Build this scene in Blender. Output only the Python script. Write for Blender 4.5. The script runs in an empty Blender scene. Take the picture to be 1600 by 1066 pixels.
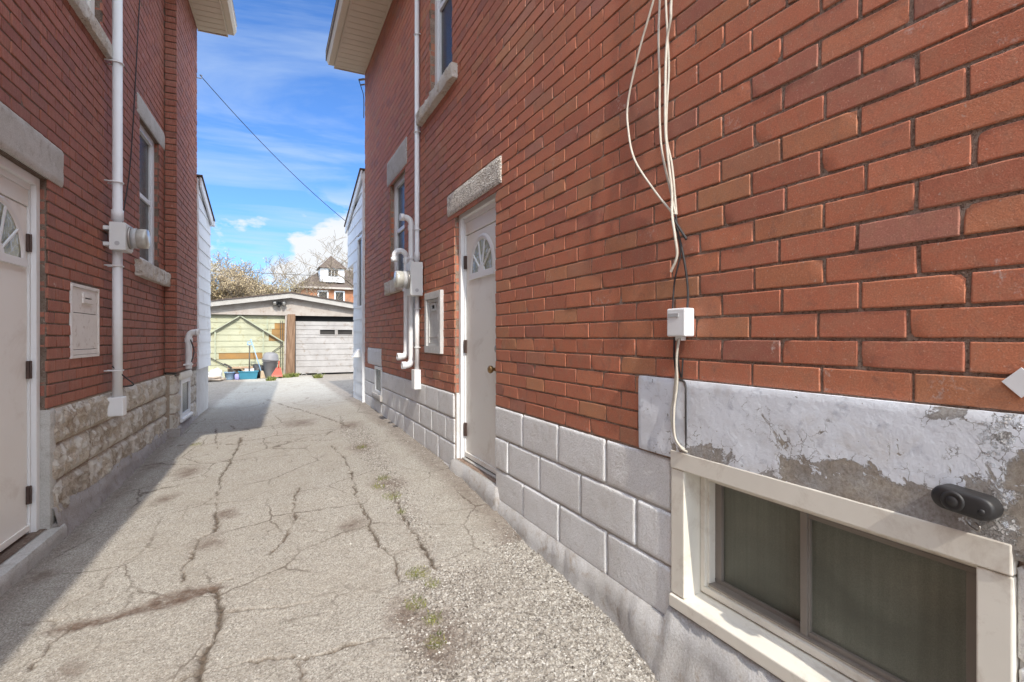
import bpy, math, random
import numpy as np
from mathutils import Vector, noise

random.seed(7)
D = bpy.data
S = bpy.context.scene
COL = S.collection
R_ = math.radians

# ------------------------------------------------------------------ frames
class Fr:
    def __init__(s, O, U, N, Z=(0, 0, 1)):
        s.O, s.U, s.N, s.Z = Vector(O), Vector(U).normalized(), Vector(N).normalized(), Vector(Z).normalized()
        s.flip = s.U.cross(s.N).dot(s.Z) < 0
    def pt(s, u, n, z):
        return s.O + s.U * u + s.N * n + s.Z * z

AL = R_(2.436)
WORLD = Fr((0, 0, 0), (1, 0, 0), (0, 1, 0))
RW = Fr((1.35, 0, 0), (0, 1, 0), (-1, 0, 0))
LW = Fr((-1.362 * math.cos(AL), 1.362 * math.sin(AL), 0), (math.sin(AL), math.cos(AL), 0), (math.cos(AL), -math.sin(AL), 0))

def interp(y, T):
    return float(np.interp(y, [a for a, b in T], [b for a, b in T]))
GZL = [(-5, 0.0), (3.4, 0.0), (4.8, .01), (6.5, .07), (8.7, .11), (11, .10), (16.5, .06), (40, 0.0)]
GZR = [(-5, -.08), (.8, -.03), (1.4, .01), (1.7, .05), (2.4, .085), (2.9, .125), (3.9, .2), (5.9, .235), (7.9, .26), (10, .2), (16.5, .08), (40, 0.0)]
def gz(x, y):
    t = min(1, max(0, (x + 1.2) / 2.5))
    return interp(y, GZL) * (1 - t) + interp(y, GZR) * t

# ------------------------------------------------------------------ mesh builder
BASE = {}
class MB:
    def __init__(s, fr=WORLD):
        s.fr = fr; s.v = []; s.f = []; s.mi = []; s.sm = []; s.r = []
    def add(s, vs, fs, m=0, r=0.5, sm=False):
        b = len(s.v)
        p = s.fr.pt
        s.v += [p(*q) for q in vs]
        s.r += [r] * len(vs)
        fl = s.fr.flip
        for f in fs:
            g = [b + i for i in f]
            if fl: g.reverse()
            s.f.append(g); s.mi.append(m); s.sm.append(sm)
    def box(s, u0, u1, n0, n1, z0, z1, m=0, r=0.5):
        vs = [(u0, n0, z0), (u1, n0, z0), (u1, n1, z0), (u0, n1, z0), (u0, n0, z1), (u1, n0, z1), (u1, n1, z1), (u0, n1, z1)]
        s.add(vs, [(0, 3, 2, 1), (4, 5, 6, 7), (0, 1, 5, 4), (1, 2, 6, 5), (2, 3, 7, 6), (3, 0, 4, 7)], m, r)
    def hexa(s, vs, m=0, r=0.5):
        s.add(vs, [(0, 3, 2, 1), (4, 5, 6, 7), (0, 1, 5, 4), (1, 2, 6, 5), (2, 3, 7, 6), (3, 0, 4, 7)], m, r)
    def quad(s, a, b, c, d, m=0, r=0.5):
        s.add([a, b, c, d], [(0, 1, 2, 3)], m, r)
    def bar(s, a, b, w, h, m=0):
        # square bar between two local points
        A = Vector(a); B = Vector(b); t = (B - A).normalized()
        up = Vector((0, 0, 1)) if abs(t.z) < .95 else Vector((0, 1, 0))
        x = t.cross(up).normalized(); y = x.cross(t).normalized()
        vs = []
        for P in (A, B):
            for sx, sy in ((-1, -1), (1, -1), (1, 1), (-1, 1)):
                vs.append(tuple(P + x * sx * w / 2 + y * sy * h / 2))
        s.add(vs, [(0, 1, 2, 3), (7, 6, 5, 4), (0, 4, 5, 1), (1, 5, 6, 2), (2, 6, 7, 3), (3, 7, 4, 0)], m)
    def tube(s, pts, rad, k=8, m=0, caps=True, sm=True, r=0.5):
        P = [Vector(p) for p in pts]; n = len(P)
        if not hasattr(rad, '__len__'): rad = [rad] * n
        vs, fs = [], []
        prev = None
        for i in range(n):
            t = (P[min(i + 1, n - 1)] - P[max(i - 1, 0)])
            if t.length < 1e-9: t = Vector((0, 0, 1))
            t.normalize()
            if prev is None:
                up = Vector((0, 0, 1)) if abs(t.z) < .9 else Vector((1, 0, 0))
                x = t.cross(up).normalized()
            else:
                x = (prev - t * prev.dot(t)).normalized()
            prev = x; y = t.cross(x)
            for j in range(k):
                a = 2 * math.pi * j / k
                vs.append(tuple(P[i] + (x * math.cos(a) + y * math.sin(a)) * rad[i]))
        for i in range(n - 1):
            for j in range(k):
                fs.append((i * k + j, i * k + (j + 1) % k, (i + 1) * k + (j + 1) % k, (i + 1) * k + j))
        s.add(vs, fs, m, r, sm)
        if caps:
            s.add(vs[:k], [tuple(range(k))[::-1]], m, r); s.add(vs[-k:], [tuple(range(k))], m, r)
    def lathe(s, c, prof, k=24, m=0, axis=(0, 0, 1), r=0.5, caps=True, sm=True):
        # prof: (radius, distance along axis); runs as a tube with varied radius
        A = Vector(axis).normalized(); C = Vector(c)
        up = Vector((0, 0, 1)) if abs(A.z) < .9 else Vector((1, 0, 0))
        x = A.cross(up).normalized(); y = A.cross(x)
        vs, fs = [], []
        for (rr, d) in prof:
            for j in range(k):
                a = 2 * math.pi * j / k
                vs.append(tuple(C + A * d + (x * math.cos(a) + y * math.sin(a)) * rr))
        for i in range(len(prof) - 1):
            for j in range(k):
                fs.append((i * k + j, i * k + (j + 1) % k, (i + 1) * k + (j + 1) % k, (i + 1) * k + j))
        s.add(vs, fs, m, r, sm)
        if caps:
            s.add(vs[:k], [tuple(range(k))[::-1]], m, r); s.add(vs[-k:], [tuple(range(k))], m, r)
    def prism(s, poly, n0, n1, m=0, sm=False):
        # poly in (u, z), pushed from n0 to n1
        k = len(poly)
        vs = [(u, n0, z) for u, z in poly] + [(u, n1, z) for u, z in poly]
        s.add(vs, [tuple(range(k)), tuple(range(2 * k - 1, k - 1, -1))], m)
        s.add(vs, [(i, i + k, (i + 1) % k + k, (i + 1) % k) for i in range(k)], m, .5, sm)
    def build(s, name, mats, parent=None, base=None, bevel=0, fix=True, seg=2):
        if not isinstance(mats, (list, tuple)): mats = [mats]
        if parent is not None: b = BASE[parent.name]
        else: b = Vector(base) if base is not None else Vector((0, 0, 0))
        me = D.meshes.new(name)
        me.from_pydata([tuple(v - b) for v in s.v], [], s.f)
        me.polygons.foreach_set('material_index', s.mi)
        me.polygons.foreach_set('use_smooth', s.sm)
        at = me.attributes.new('rnd', 'FLOAT', 'POINT'); at.data.foreach_set('value', s.r)
        if fix:
            import bmesh
            bm = bmesh.new(); bm.from_mesh(me)
            bmesh.ops.remove_doubles(bm, verts=bm.verts, dist=1e-6)
            bmesh.ops.recalc_face_normals(bm, faces=bm.faces)
            bm.to_mesh(me); bm.free()
        for m in mats: me.materials.append(m)
        me.update()
        o = D.objects.new(name, me); COL.objects.link(o)
        if parent is not None: o.parent = parent
        else: o.location = b
        BASE[o.name] = b
        if bevel:
            md = o.modifiers.new('edge', 'BEVEL'); md.width = bevel; md.segments = seg; md.limit_method = 'ANGLE'; md.angle_limit = R_(40)
            md.harden_normals = False
        return o

def tag(o, label, cat, group=None):
    o['label'] = label; o['category'] = cat
    if group: o['group'] = group
    return o
def thing(name, label, cat, base, group=None):
    o = D.objects.new(name, None); COL.objects.link(o); o.location = base; o.empty_display_size = .1
    BASE[o.name] = Vector(base)
    return tag(o, label, cat, group)
def struct(o):
    o['kind'] = 'structure'; return o

# ------------------------------------------------------------------ materials
class NT:
    def __init__(s, name):
        s.m = D.materials.new(name); s.m.use_nodes = True
        s.t = s.m.node_tree; s.b = s.t.nodes['Principled BSDF']
        s.geo = s.t.nodes.new('ShaderNodeNewGeometry'); s.P = s.geo.outputs['Position']
    def n(s, typ, **kw):
        nd = s.t.nodes.new(typ)
        for k, v in kw.items(): setattr(nd, k, v)
        return nd
    def link(s, a, b):
        if hasattr(a, 'is_linked'): s.t.links.new(a, b)
        else:
            if hasattr(b.default_value, '__len__') and not hasattr(a, '__len__'): a = (a, a, a)
            if hasattr(b.default_value, '__len__') and len(b.default_value) == 4 and len(a) == 3: a = (*a, 1)
            b.default_value = a
    def noise(s, scale, detail=4, rough=.55, dist=0, vec=None, out='Fac'):
        nd = s.n('ShaderNodeTexNoise'); nd.inputs['Scale'].default_value = scale; nd.inputs['Detail'].default_value = detail
        nd.inputs['Roughness'].default_value = rough; nd.inputs['Distortion'].default_value = dist
        s.link(vec or s.P, nd.inputs['Vector']); return nd.outputs[out]
    def voro(s, scale, feature='F1', out='Distance', vec=None, rand=1):
        nd = s.n('ShaderNodeTexVoronoi', feature=feature); nd.inputs['Scale'].default_value = scale
        nd.inputs['Randomness'].default_value = rand
        s.link(vec or s.P, nd.inputs['Vector']); return nd.outputs[out]
    def ramp(s, fac, stops, interp='LINEAR'):
        nd = s.n('ShaderNodeValToRGB'); cr = nd.color_ramp; cr.interpolation = interp
        while len(cr.elements) < len(stops): cr.elements.new(.5)
        for e, (p, c) in zip(cr.elements, stops):
            e.position = p
            c = (c, c, c) if not hasattr(c, '__len__') else c
            e.color = (*c[:3], 1)
        s.link(fac, nd.inputs['Fac']); return nd.outputs['Color']
    def mix(s, fac, a, b, mode='MIX'):
        nd = s.n('ShaderNodeMix', data_type='RGBA', blend_type=mode)
        s.link(fac, nd.inputs['Factor']); s.link(a, nd.inputs['A' if False else 6]); s.link(b, nd.inputs[7])
        return nd.outputs[2]
    def math(s, op, a, b=0, clamp=False):
        nd = s.n('ShaderNodeMath', operation=op, use_clamp=clamp); s.link(a, nd.inputs[0]); s.link(b, nd.inputs[1]); return nd.outputs[0]
    def attr(s, name):
        nd = s.n('ShaderNodeAttribute', attribute_name=name); return nd.outputs['Fac']
    def scaled(s, v):
        nd = s.n('ShaderNodeMapping'); nd.inputs['Scale'].default_value = v; s.link(s.P, nd.inputs['Vector']); return nd.outputs['Vector']
    def sep(s):
        nd = s.n('ShaderNodeSeparateXYZ'); s.link(s.P, nd.inputs[0]); return nd.outputs
    def bump(s, h, strength=.5, dist=.01, nrm=None):
        nd = s.n('ShaderNodeBump'); nd.inputs['Strength'].default_value = strength; nd.inputs['Distance'].default_value = dist
        s.link(h, nd.inputs['Height'])
        if nrm is not None: s.link(nrm, nd.inputs['Normal'])
        return nd.outputs['Normal']
    def out(s, col, rough=.8, nrm=None, spec=.3, metal=0):
        s.link(col, s.b.inputs['Base Color']); s.link(rough, s.b.inputs['Roughness'])
        s.b.inputs['Specular IOR Level'].default_value = spec; s.b.inputs['Metallic'].default_value = metal
        if nrm is not None: s.link(nrm, s.b.inputs['Normal'])
        return s.m

def simple(name, c1, c2, sc=3, rough=.6, bs=40, bst=.15, bd=.003, spec=.35, dirt=None, metal=0):
    t = NT(name)
    c = t.mix(t.ramp(t.noise(sc, 5, .6), [(.32, 0), (.68, 1)]), c1, c2)
    if dirt: c = t.mix(t.ramp(t.noise(sc * 2.3, 6, .7, .4), [(.55, 0), (.72, 1)]), c, dirt)
    return t.out(c, rough, t.bump(t.noise(bs, 3, .6), bst, bd), spec, metal)

def brick_mat(name, cols, stain, rug=False, purple=0):
    t = NT(name)
    r = t.attr('rnd')
    c = t.ramp(r, cols)
    c = t.mix(t.ramp(t.noise(2.2, 4, .6), [(.35, 0), (.7, .55)]), c, stain)
    c = t.mix(t.ramp(t.noise(23, 5, .65, .6), [(.45, 0), (.75, .5)]), c, (.42, .24, .155))
    c = t.mix(t.ramp(t.noise(31, 4, .7, .3), [(.58, 0), (.75, .45)]), c, (.27, .14, .12))
    c = t.mix(t.ramp(t.noise(260, 2, .5), [(.3, .32), (.7, 0)]), c, (.12, .05, .035))
    # pale lime specks
    c = t.mix(t.ramp(t.noise(90, 2, .4), [(.73, 0), (.77, .5)]), c, (.5, .4, .34))
    if rug:
        v = t.noise(1, 3, .6, 0, t.scaled((170, 170, 9)))
        h = t.mix(.75, t.noise(120, 3, .6), v)
        n = t.bump(h, .8, .004)
        c = t.mix(t.ramp(v, [(.3, .5), (.55, 0)]), c, (.13, .04, .03))
    else:
        h = t.mix(.5, t.noise(55, 4, .6), t.noise(330, 3, .6))
        n = t.bump(h, .45, .0035)
    c = t.mix(t.math('MULTIPLY', t.ramp(t.noise(7, 5, .7, .5), [(.62, 0), (.70, 1)]), t.ramp(t.noise(75, 4, .7), [(.5, 0), (.62, .75)])), c, (.60, .50, .45))
    c = t.mix(t.ramp(t.noise(.9, 5, .65, .3), [(.45, 0), (.72, .4)]), c, (.30, .155, .12))
    c = t.mix(t.ramp(t.noise(17, 6, .75, .7), [(.56, 0), (.72, .55)]), c, (.20, .105, .085))
    c = t.mix(t.ramp(t.noise(190, 3, .6), [(.60, 0), (.70, .45)]), c, (.66, .36, .25))
    return t.out(c, .66, n, .26)

M = {}
M['brick_r'] = brick_mat('red_brick', [(0, (.36, .145, .11)), (.10, (.47, .17, .105)), (.3, (.55, .19, .108)), (.6, (.58, .202, .112)), (.8, (.60, .225, .118)), (.93, (.53, .255, .13)), (1, (.43, .19, .15))], (.48, .16, .095))
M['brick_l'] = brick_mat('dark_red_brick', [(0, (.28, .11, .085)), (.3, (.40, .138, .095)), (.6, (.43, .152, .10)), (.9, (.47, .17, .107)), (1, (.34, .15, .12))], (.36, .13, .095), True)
def mortar_mat(name, a, b):
    t = NT(name)
    c = t.mix(t.ramp(t.noise(8, 5, .65), [(.35, 0), (.65, 1)]), a, b)
    c = t.mix(t.ramp(t.noise(110, 4, .7), [(.36, .75), (.5, 0)]), c, (.10, .06, .045))
    c = t.mix(t.ramp(t.noise(48, 4, .7), [(.60, 0), (.68, .6)]), c, (.50, .43, .37))
    return t.out(c, .95, t.bump(t.noise(95, 5, .75), 1.0, .008), .1)
M['mortar_r'] = mortar_mat('brown_mortar', (.41, .315, .255), (.27, .185, .14))
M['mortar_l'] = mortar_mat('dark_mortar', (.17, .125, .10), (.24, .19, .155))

def block_mat():
    t = NT('painted_grey_block')
    c = t.mix(t.ramp(t.noise(4, 5, .6), [(.3, 0), (.7, 1)]), (.80, .80, .81), (.72, .72, .72))
    c = t.mix(t.ramp(t.noise(11, 6, .75, .5), [(.56, 0), (.70, .6)]), c, (.52, .49, .455))
    c = t.mix(t.ramp(t.noise(1.6, 6, .7, .4), [(.5, 0), (.68, .5)]), c, (.62, .60, .565))
    c = t.mix(t.ramp(t.noise(210, 2, .5), [(.32, .35), (.5, 0)]), c, (.30, .29, .28))
    h = t.mix(.45, t.noise(105, 3, .55, .6), t.noise(46, 3, .6))
    return t.out(c, .7, t.bump(h, .6, .010), .3)
M['block'] = block_mat()
M['block_joint'] = simple('block_mortar', (.60, .59, .57), (.46, .44, .41), 9, .9, 90, .5, .004, .1)
def stone_mat():
    t = NT('rough_limestone')
    c = t.mix(t.ramp(t.noise(5, 6, .65), [(.3, 0), (.7, 1)]), (.82, .76, .66), (.68, .60, .50))
    c = t.mix(t.ramp(t.attr('rnd'), [(.1, .5), (.5, 0)]), c, (.34, .27, .21))
    pit = t.ramp(t.noise(26, 5, .7, 1.2), [(.33, 1), (.44, 0)])
    c = t.mix(t.math('MULTIPLY', pit, .8), c, (.33, .25, .19))
    c = t.mix(t.ramp(t.noise(3.1, 6, .72, .6), [(.57, 0), (.64, .75)]), c, (.42, .32, .24))
    c = t.mix(t.ramp(t.noise(90, 4, .7), [(.3, .5), (.55, 0)]), c, (.22, .165, .125))
    pm = t.ramp(t.noise(6.5, 8, .68, .7), [(.495, 0), (.515, 1)])
    c = t.mix(t.math('MULTIPLY', pm, .8), c, t.mix(t.ramp(t.noise(12, 5, .6), [(.35, 0), (.65, 1)]), (.84, .81, .75), (.70, .67, .62)))
    h = t.math('ADD', t.mix(.4, t.noise(22, 6, .7, .8), t.noise(110, 4, .7)), t.math('MULTIPLY', pm, .12))
    return t.out(c, .92, t.bump(h, 1.0, .03), .15)
M['stone'] = stone_mat()
def cement_mat(name, a, b, d, bst=.6):
    t = NT(name)
    c = t.mix(t.ramp(t.noise(4, 7, .7, .3), [(.33, 0), (.67, 1)]), a, b)
    c = t.mix(t.ramp(t.noise(13, 6, .75, .6), [(.52, 0), (.68, .8)]), c, d)
    c = t.mix(t.ramp(t.noise(160, 3, .6), [(.3, .35), (.6, 0)]), c, tuple(x * .45 for x in d))
    return t.out(c, .92, t.bump(t.mix(.5, t.noise(30, 6, .7), t.noise(190, 3, .6)), bst, .008), .15)
M['cement'] = cement_mat('brown_cement', (.50, .42, .34), (.38, .30, .235), (.27, .20, .15))
M['parge'] = cement_mat('painted_parging', (.55, .545, .55), (.46, .44, .42), (.34, .28, .225))
M['parge_l'] = cement_mat('grey_parging', (.44, .41, .395), (.35, .32, .30), (.26, .215, .19))
M['concrete'] = cement_mat('pale_concrete', (.60, .59, .57), (.50, .49, .46), (.38, .355, .32), .5)
def pebbledash():
    t = NT('speckled_stone')
    v = t.voro(95, 'F1', 'Color'); 
    bw = t.n('ShaderNodeRGBToBW'); t.link(v, bw.inputs[0])
    c = t.ramp(bw.outputs[0], [(.2, (.34, .31, .27)), (.5, (.62, .58, .52)), (.8, (.78, .74, .68))])
    return t.out(c, .85, t.bump(t.voro(95), .9, .008), .2)
M['speckled'] = pebbledash()
def peel_mat():
    t = NT('peeling_white_paint')
    x, y, z = t.sep()
    big = t.noise(6.5, 9, .66, .45)
    g = t.math('MULTIPLY', t.math('SUBTRACT', .965, z), .85)          # more bare concrete toward the foot
    gy = t.math('MULTIPLY', t.math('SUBTRACT', .64, y), .80)
    gy = t.math('MAXIMUM', gy, -.05)
    f = t.math('ADD', t.math('ADD', big, g), gy)
    low = t.math('MULTIPLY', t.ramp(y, [(.56, 0), (.68, 1), (1.0, 1), (1.12, 0)]), t.math('MULTIPLY', t.math('SUBTRACT', .965, z), 9, True))
    low = t.math('ADD', low, t.math('MULTIPLY', t.ramp(y, [(1.26, 0), (1.33, 1), (1.40, 1), (1.46, 0)]), t.math('MULTIPLY', t.math('SUBTRACT', .93, z), 9, True)))
    low = t.math('ADD', low, t.math('MULTIPLY', t.ramp(y, [(.50, 0), (.56, 1), (.64, 1), (.68, 0)]), t.math('MULTIPLY', t.math('SUBTRACT', z, 1.03), 20, True)))
    f = t.math('ADD', f, t.math('MULTIPLY', low, .105))
    m = t.ramp(f, [(.552, 0), (.560, 1)])
    chips = t.ramp(t.noise(27, 6, .66, .8), [(.655, 0), (.665, 1)])
    m = t.math('MAXIMUM', m, chips)
    # flakes left standing inside the bare parts, and hair cracks around them
    m = t.math('MULTIPLY', m, t.ramp(t.noise(17, 6, .7, .6), [(.60, 1), (.615, 0)]))
    ck = t.voro(26, 'DISTANCE_TO_EDGE', 'Distance', t.mix(.06, t.P, t.noise(14, 4, .7, 0, None, 'Color')))
    near = t.ramp(f, [(.44, 0), (.53, 1), (.58, 1), (.62, 0)])
    crack = t.math('MULTIPLY', t.ramp(ck, [(.012, 1), (.03, 0)]), near)
    paint = t.mix(t.ramp(t.noise(7, 6, .65), [(.3, 0), (.7, 1)]), (.79, .83, .90), (.69, .71, .75))
    paint = t.mix(t.ramp(t.noise(21, 5, .65, .5), [(.56, 0), (.70, .65)]), paint, (.40, .42, .48))
    paint = t.mix(t.ramp(t.noise(5, 6, .7, .3), [(.52, 0), (.72, .5)]), paint, (.52, .47, .41))
    paint = t.mix(crack, paint, (.16, .14, .12))
    conc = t.mix(t.ramp(t.noise(14, 7, .75), [(.35, 0), (.65, 1)]), (.46, .41, .345), (.29, .25, .21))
    conc = t.mix(t.ramp(t.noise(5.5, 5, .6), [(.42, 0), (.6, .7)]), conc, (.38, .385, .40))
    conc = t.mix(t.ramp(t.noise(130, 3, .6), [(.3, .5), (.6, 0)]), conc, (.15, .12, .095))
    crust = t.math('MULTIPLY', t.ramp(t.noise(85, 5, .75), [(.50, 0), (.55, 1)]), t.math('MULTIPLY', t.ramp(t.noise(11, 5, .6), [(.48, 0), (.56, 1)]), t.ramp(y, [(.50, 1), (.545, 0)])))
    c = t.mix(m, paint, conc)
    edge = t.ramp(f, [(.537, 0), (.549, .75), (.569, 0)])
    c = t.mix(edge, c, (.22, .20, .18))  # shadow line painted along the lifted paint edges
    c = t.mix(t.ramp(f, [(.529, 0), (.537, .6), (.545, 0)]), c, (.84, .86, .90))  # painted bright rim beside the shadow line
    c = t.mix(crust, c, (.82, .80, .78))  # rough crust, painted white for its sunlit glitter
    h1 = t.math('ADD', t.math('MULTIPLY', m, -1.0), t.math('MULTIPLY', crust, .8))
    n1 = t.bump(h1, 1.0, .008)
    n = t.bump(t.mix(m, t.math('MULTIPLY', t.noise(48, 6, .7), .45), t.noise(70, 7, .8)), .6, .007, n1)
    return t.out(c, .9, n, .15)
M['peel'] = peel_mat()
M['white'] = simple('white_paint', (.74, .75, .77), (.66, .66, .67), 3, .45, 30, .05, .002, .4, (.5, .47, .43))
M['pvc'] = simple('white_plastic', (.82, .83, .845), (.78, .78, .785), 5, .38, 60, .04, .001, .5)
M['upvc'] = simple('white_window_frame', (.76, .77, .79), (.70, .71, .73), 2, .35, 40, .03, .001, .5)
M['cream'] = simple('cream_trim', (.80, .76, .675), (.73, .69, .61), 3, .5, 50, .08, .002, .35, (.60, .54, .46))
M['cream_pale'] = simple('pale_trim', (.82, .81, .78), (.76, .75, .72), 3, .5, 50, .06, .002, .35)
M['tan'] = simple('tan_aluminium', (.70, .61, .48), (.64, .56, .44), 2, .5, 30, .05, .002, .4)
M['tan_dark'] = simple('dark_tan_gap', (.12, .09, .06), (.09, .07, .05), 2, .8)
M['bronze'] = simple('taupe_frame', (.25, .22, .19), (.20, .175, .152), 4, .5, 60, .08, .001, .35)
M['door'] = simple('putty_door', (.82, .80, .755), (.78, .755, .71), 1.2, .42, 20, .04, .002, .4, (.64, .59, .53))
M['door_l'] = simple('pale_door', (.85, .825, .79), (.81, .785, .75), 1.2, .42, 20, .04, .002, .4, (.69, .64, .59))
M['doortrim'] = simple('door_trim', (.80, .81, .82), (.75, .75, .755), 2, .45, 30, .05, .002, .4)
M['hinge'] = simple('brown_hinge', (.09, .055, .045), (.06, .04, .035), 20, .5, 90, .2, .001, .4)
M['brass'] = simple('aged_brass', (.42, .27, .12), (.26, .16, .075), 30, .35, 80, .1, .001, .5, None, .9)
M['grey_metal'] = simple('grey_painted_metal', (.50, .51, .52), (.43, .44, .45), 5, .45, 60, .08, .001, .45, (.34, .32, .30))
M['box_metal'] = simple('pale_meter_box', (.76, .78, .77), (.70, .72, .72), 4, .42, 60, .06, .001, .45)
M['milk'] = simple('grey_paint_panel', (.58, .58, .57), (.50, .50, .49), 8, .6, 60, .3, .003, .3, (.72, .72, .71))
M['milk_w'] = simple('chipped_white_panel', (.80, .765, .73), (.74, .70, .665), 9, .6, 50, .25, .003, .3, (.50, .42, .37))
M['steel'] = simple('dull_steel', (.42, .40, .37), (.3, .28, .26), 9, .35, 80, .08, .001, .5, None, .7)
M['black'] = simple('black_plastic', (.022, .021, .022), (.032, .030, .030), 12, .48, 80, .1, .001, .45)
M['dark'] = simple('dark_interior', (.012, .012, .013), (.02, .02, .02), 3, .8)
M['cable_w'] = simple('dirty_white_cable', (.62, .58, .50), (.5, .46, .39), 30, .5, 90, .1, .001, .4)
M['cable_k'] = simple('black_cable', (.03, .027, .028), (.05, .045, .045), 30, .55, 90, .1, .001, .35)
M['siding'] = simple('white_siding', (.80, .825, .86), (.75, .77, .80), 1.3, .45, 25, .05, .002, .35, (.56, .55, .54))
M['shingle'] = simple('brown_shingle', (.13, .10, .085), (.09, .07, .06), 12, .95, 60, .6, .01, .1)
M['base_paint'] = simple('off_white_base', (.60, .585, .57), (.52, .50, .48), 3, .7, 30, .3, .004, .25, (.42, .38, .34))
def glass_mat(name, col, rough=.22, spec=.16):
    t = NT(name)
    c = t.mix(t.ramp(t.noise(2.5, 3, .5), [(.3, 0), (.7, 1)]), col, tuple(x * .7 for x in col))
    return t.out(c, rough, t.bump(t.noise(3, 2, .4), .03, .01), spec)
M['glass'] = glass_mat('dark_window_glass', (.06, .056, .052))
def fan_glass():
    t = NT('fanlight_glass')
    c = t.ramp(t.noise(16, 5, .65, .8), [(.35, (.05, .055, .035)), (.5, (.24, .22, .10)), (.6, (.32, .36, .38)), (.7, (.60, .64, .66))])  # tree and sky reflections painted into the glass colour
    return t.out(c, .08, t.bump(t.noise(9, 2, .4), .08, .01), .6)
M['glass_b'] = fan_glass()
def mesh_screen():
    t = NT('olive_insect_screen')
    c = t.mix(t.ramp(t.noise(1.7, 4, .55, .5), [(.3, 0), (.7, 1)]), (.10, .105, .083), (.27, .28, .225))  # broad tone blotches paint faint reflections into the screen
    v = t.noise(1, 3, .5, 0, t.scaled((60, 60, 2)))
    c = t.mix(t.ramp(v, [(.35, .3), (.65, 0)]), c, (.09, .096, .072))
    c = t.mix(t.ramp(t.noise(420, 2, .5), [(.4, .3), (.6, 0)]), c, (.07, .075, .06))
    return t.out(c, .42, t.bump(t.noise(500, 2, .5), .3, .002), .35)
M['screen'] = mesh_screen()

def asphalt():
    t = NT('worn_asphalt')
    ck, gv, so, mo = t.attr('crack'), t.attr('gravel'), t.attr('soil'), t.attr('moss')
    x, y, z = t.sep()
    bw = t.n('ShaderNodeRGBToBW'); t.link(t.voro(185, 'F1', 'Color'), bw.inputs[0])
    c = t.ramp(bw.outputs[0], [(.12, (.19, .175, .152)), (.32, (.335, .312, .275)), (.6, (.43, .403, .355)), (.86, (.60, .575, .525))])
    c = t.mix(t.ramp(t.noise(1.1, 5, .6), [(.3, 0), (.7, .5)]), c, (.37, .335, .28))
    c = t.mix(t.ramp(t.noise(4.5, 6, .7, .3), [(.5, 0), (.72, .4)]), c, (.28, .245, .20))
    wv = t.mix(.10, t.P, t.noise(3.2, 5, .7, 0, None, 'Color'))
    wv = t.mix(.03, wv, t.noise(22, 4, .7, 0, None, 'Color'))
    net = t.ramp(t.voro(1.9, 'DISTANCE_TO_EDGE', 'Distance', wv), [(.004, 1), (.013, 0)])
    net = t.math('MULTIPLY', net, t.ramp(t.noise(1.7, 4, .6), [(.43, 0), (.58, .75)]))
    net2 = t.ramp(t.voro(4.6, 'DISTANCE_TO_EDGE', 'Distance', wv), [(.006, 1), (.02, 0)])
    net2 = t.math('MULTIPLY', net2, t.ramp(t.noise(2.3, 4, .6, .2), [(.53, 0), (.66, .6)]))
    net = t.math('MAXIMUM', net, net2)
    c = t.mix(net, c, (.115, .09, .068))
    c = t.mix(t.ramp(t.noise(14, 7, .75, .5), [(.57, 0), (.70, .4)]), c, (.20, .165, .13))
    c = t.mix(t.ramp(t.noise(240, 3, .6), [(.28, .45), (.48, 0)]), c, (.11, .10, .088))
    # gravel
    bw2 = t.n('ShaderNodeRGBToBW'); t.link(t.voro(135, 'F1', 'Color'), bw2.inputs[0])
    g = t.ramp(bw2.outputs[0], [(.15, (.13, .115, .10)), (.4, (.28, .25, .215)), (.7, (.43, .40, .355)), (.92, (.66, .64, .60))])
    gm = t.math('MULTIPLY', gv, t.ramp(t.noise(9, 6, .7, .4), [(.25, .35), (.6, 1)]), True)
    c = t.mix(gm, c, g)
    s = t.mix(t.ramp(t.noise(38, 5, .7), [(.35, 0), (.65, 1)]), (.105, .072, .055), (.20, .15, .12))
    sm = t.math('MULTIPLY', so, t.ramp(t.noise(20, 6, .75, .4), [(.3, .3), (.55, 1)]), True)
    c = t.mix(sm, c, s)
    c = t.mix(t.math('MULTIPLY', ck, .92), c, t.mix(t.ramp(t.noise(45, 4, .6), [(.4, 0), (.6, 1)]), (.07, .054, .04), (.15, .115, .085)))
    mm = t.math('MULTIPLY', mo, t.ramp(t.noise(60, 5, .7), [(.42, 0), (.58, 1)]), True)
    c = t.mix(mm, c, (.19, .19, .05))
    h = t.mix(.4, t.voro(185), t.noise(90, 5, .7))
    h2 = t.mix(gm, h, t.math('MULTIPLY', t.voro(135), 1.25))
    return t.out(c, .9, t.bump(h2, .6, .007), .2)
M['asphalt'] = asphalt()
M['earth'] = simple('bare_earth', (.12, .10, .07), (.08, .09, .045), 1.5, .95, 20, .6, .03, .1)

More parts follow.
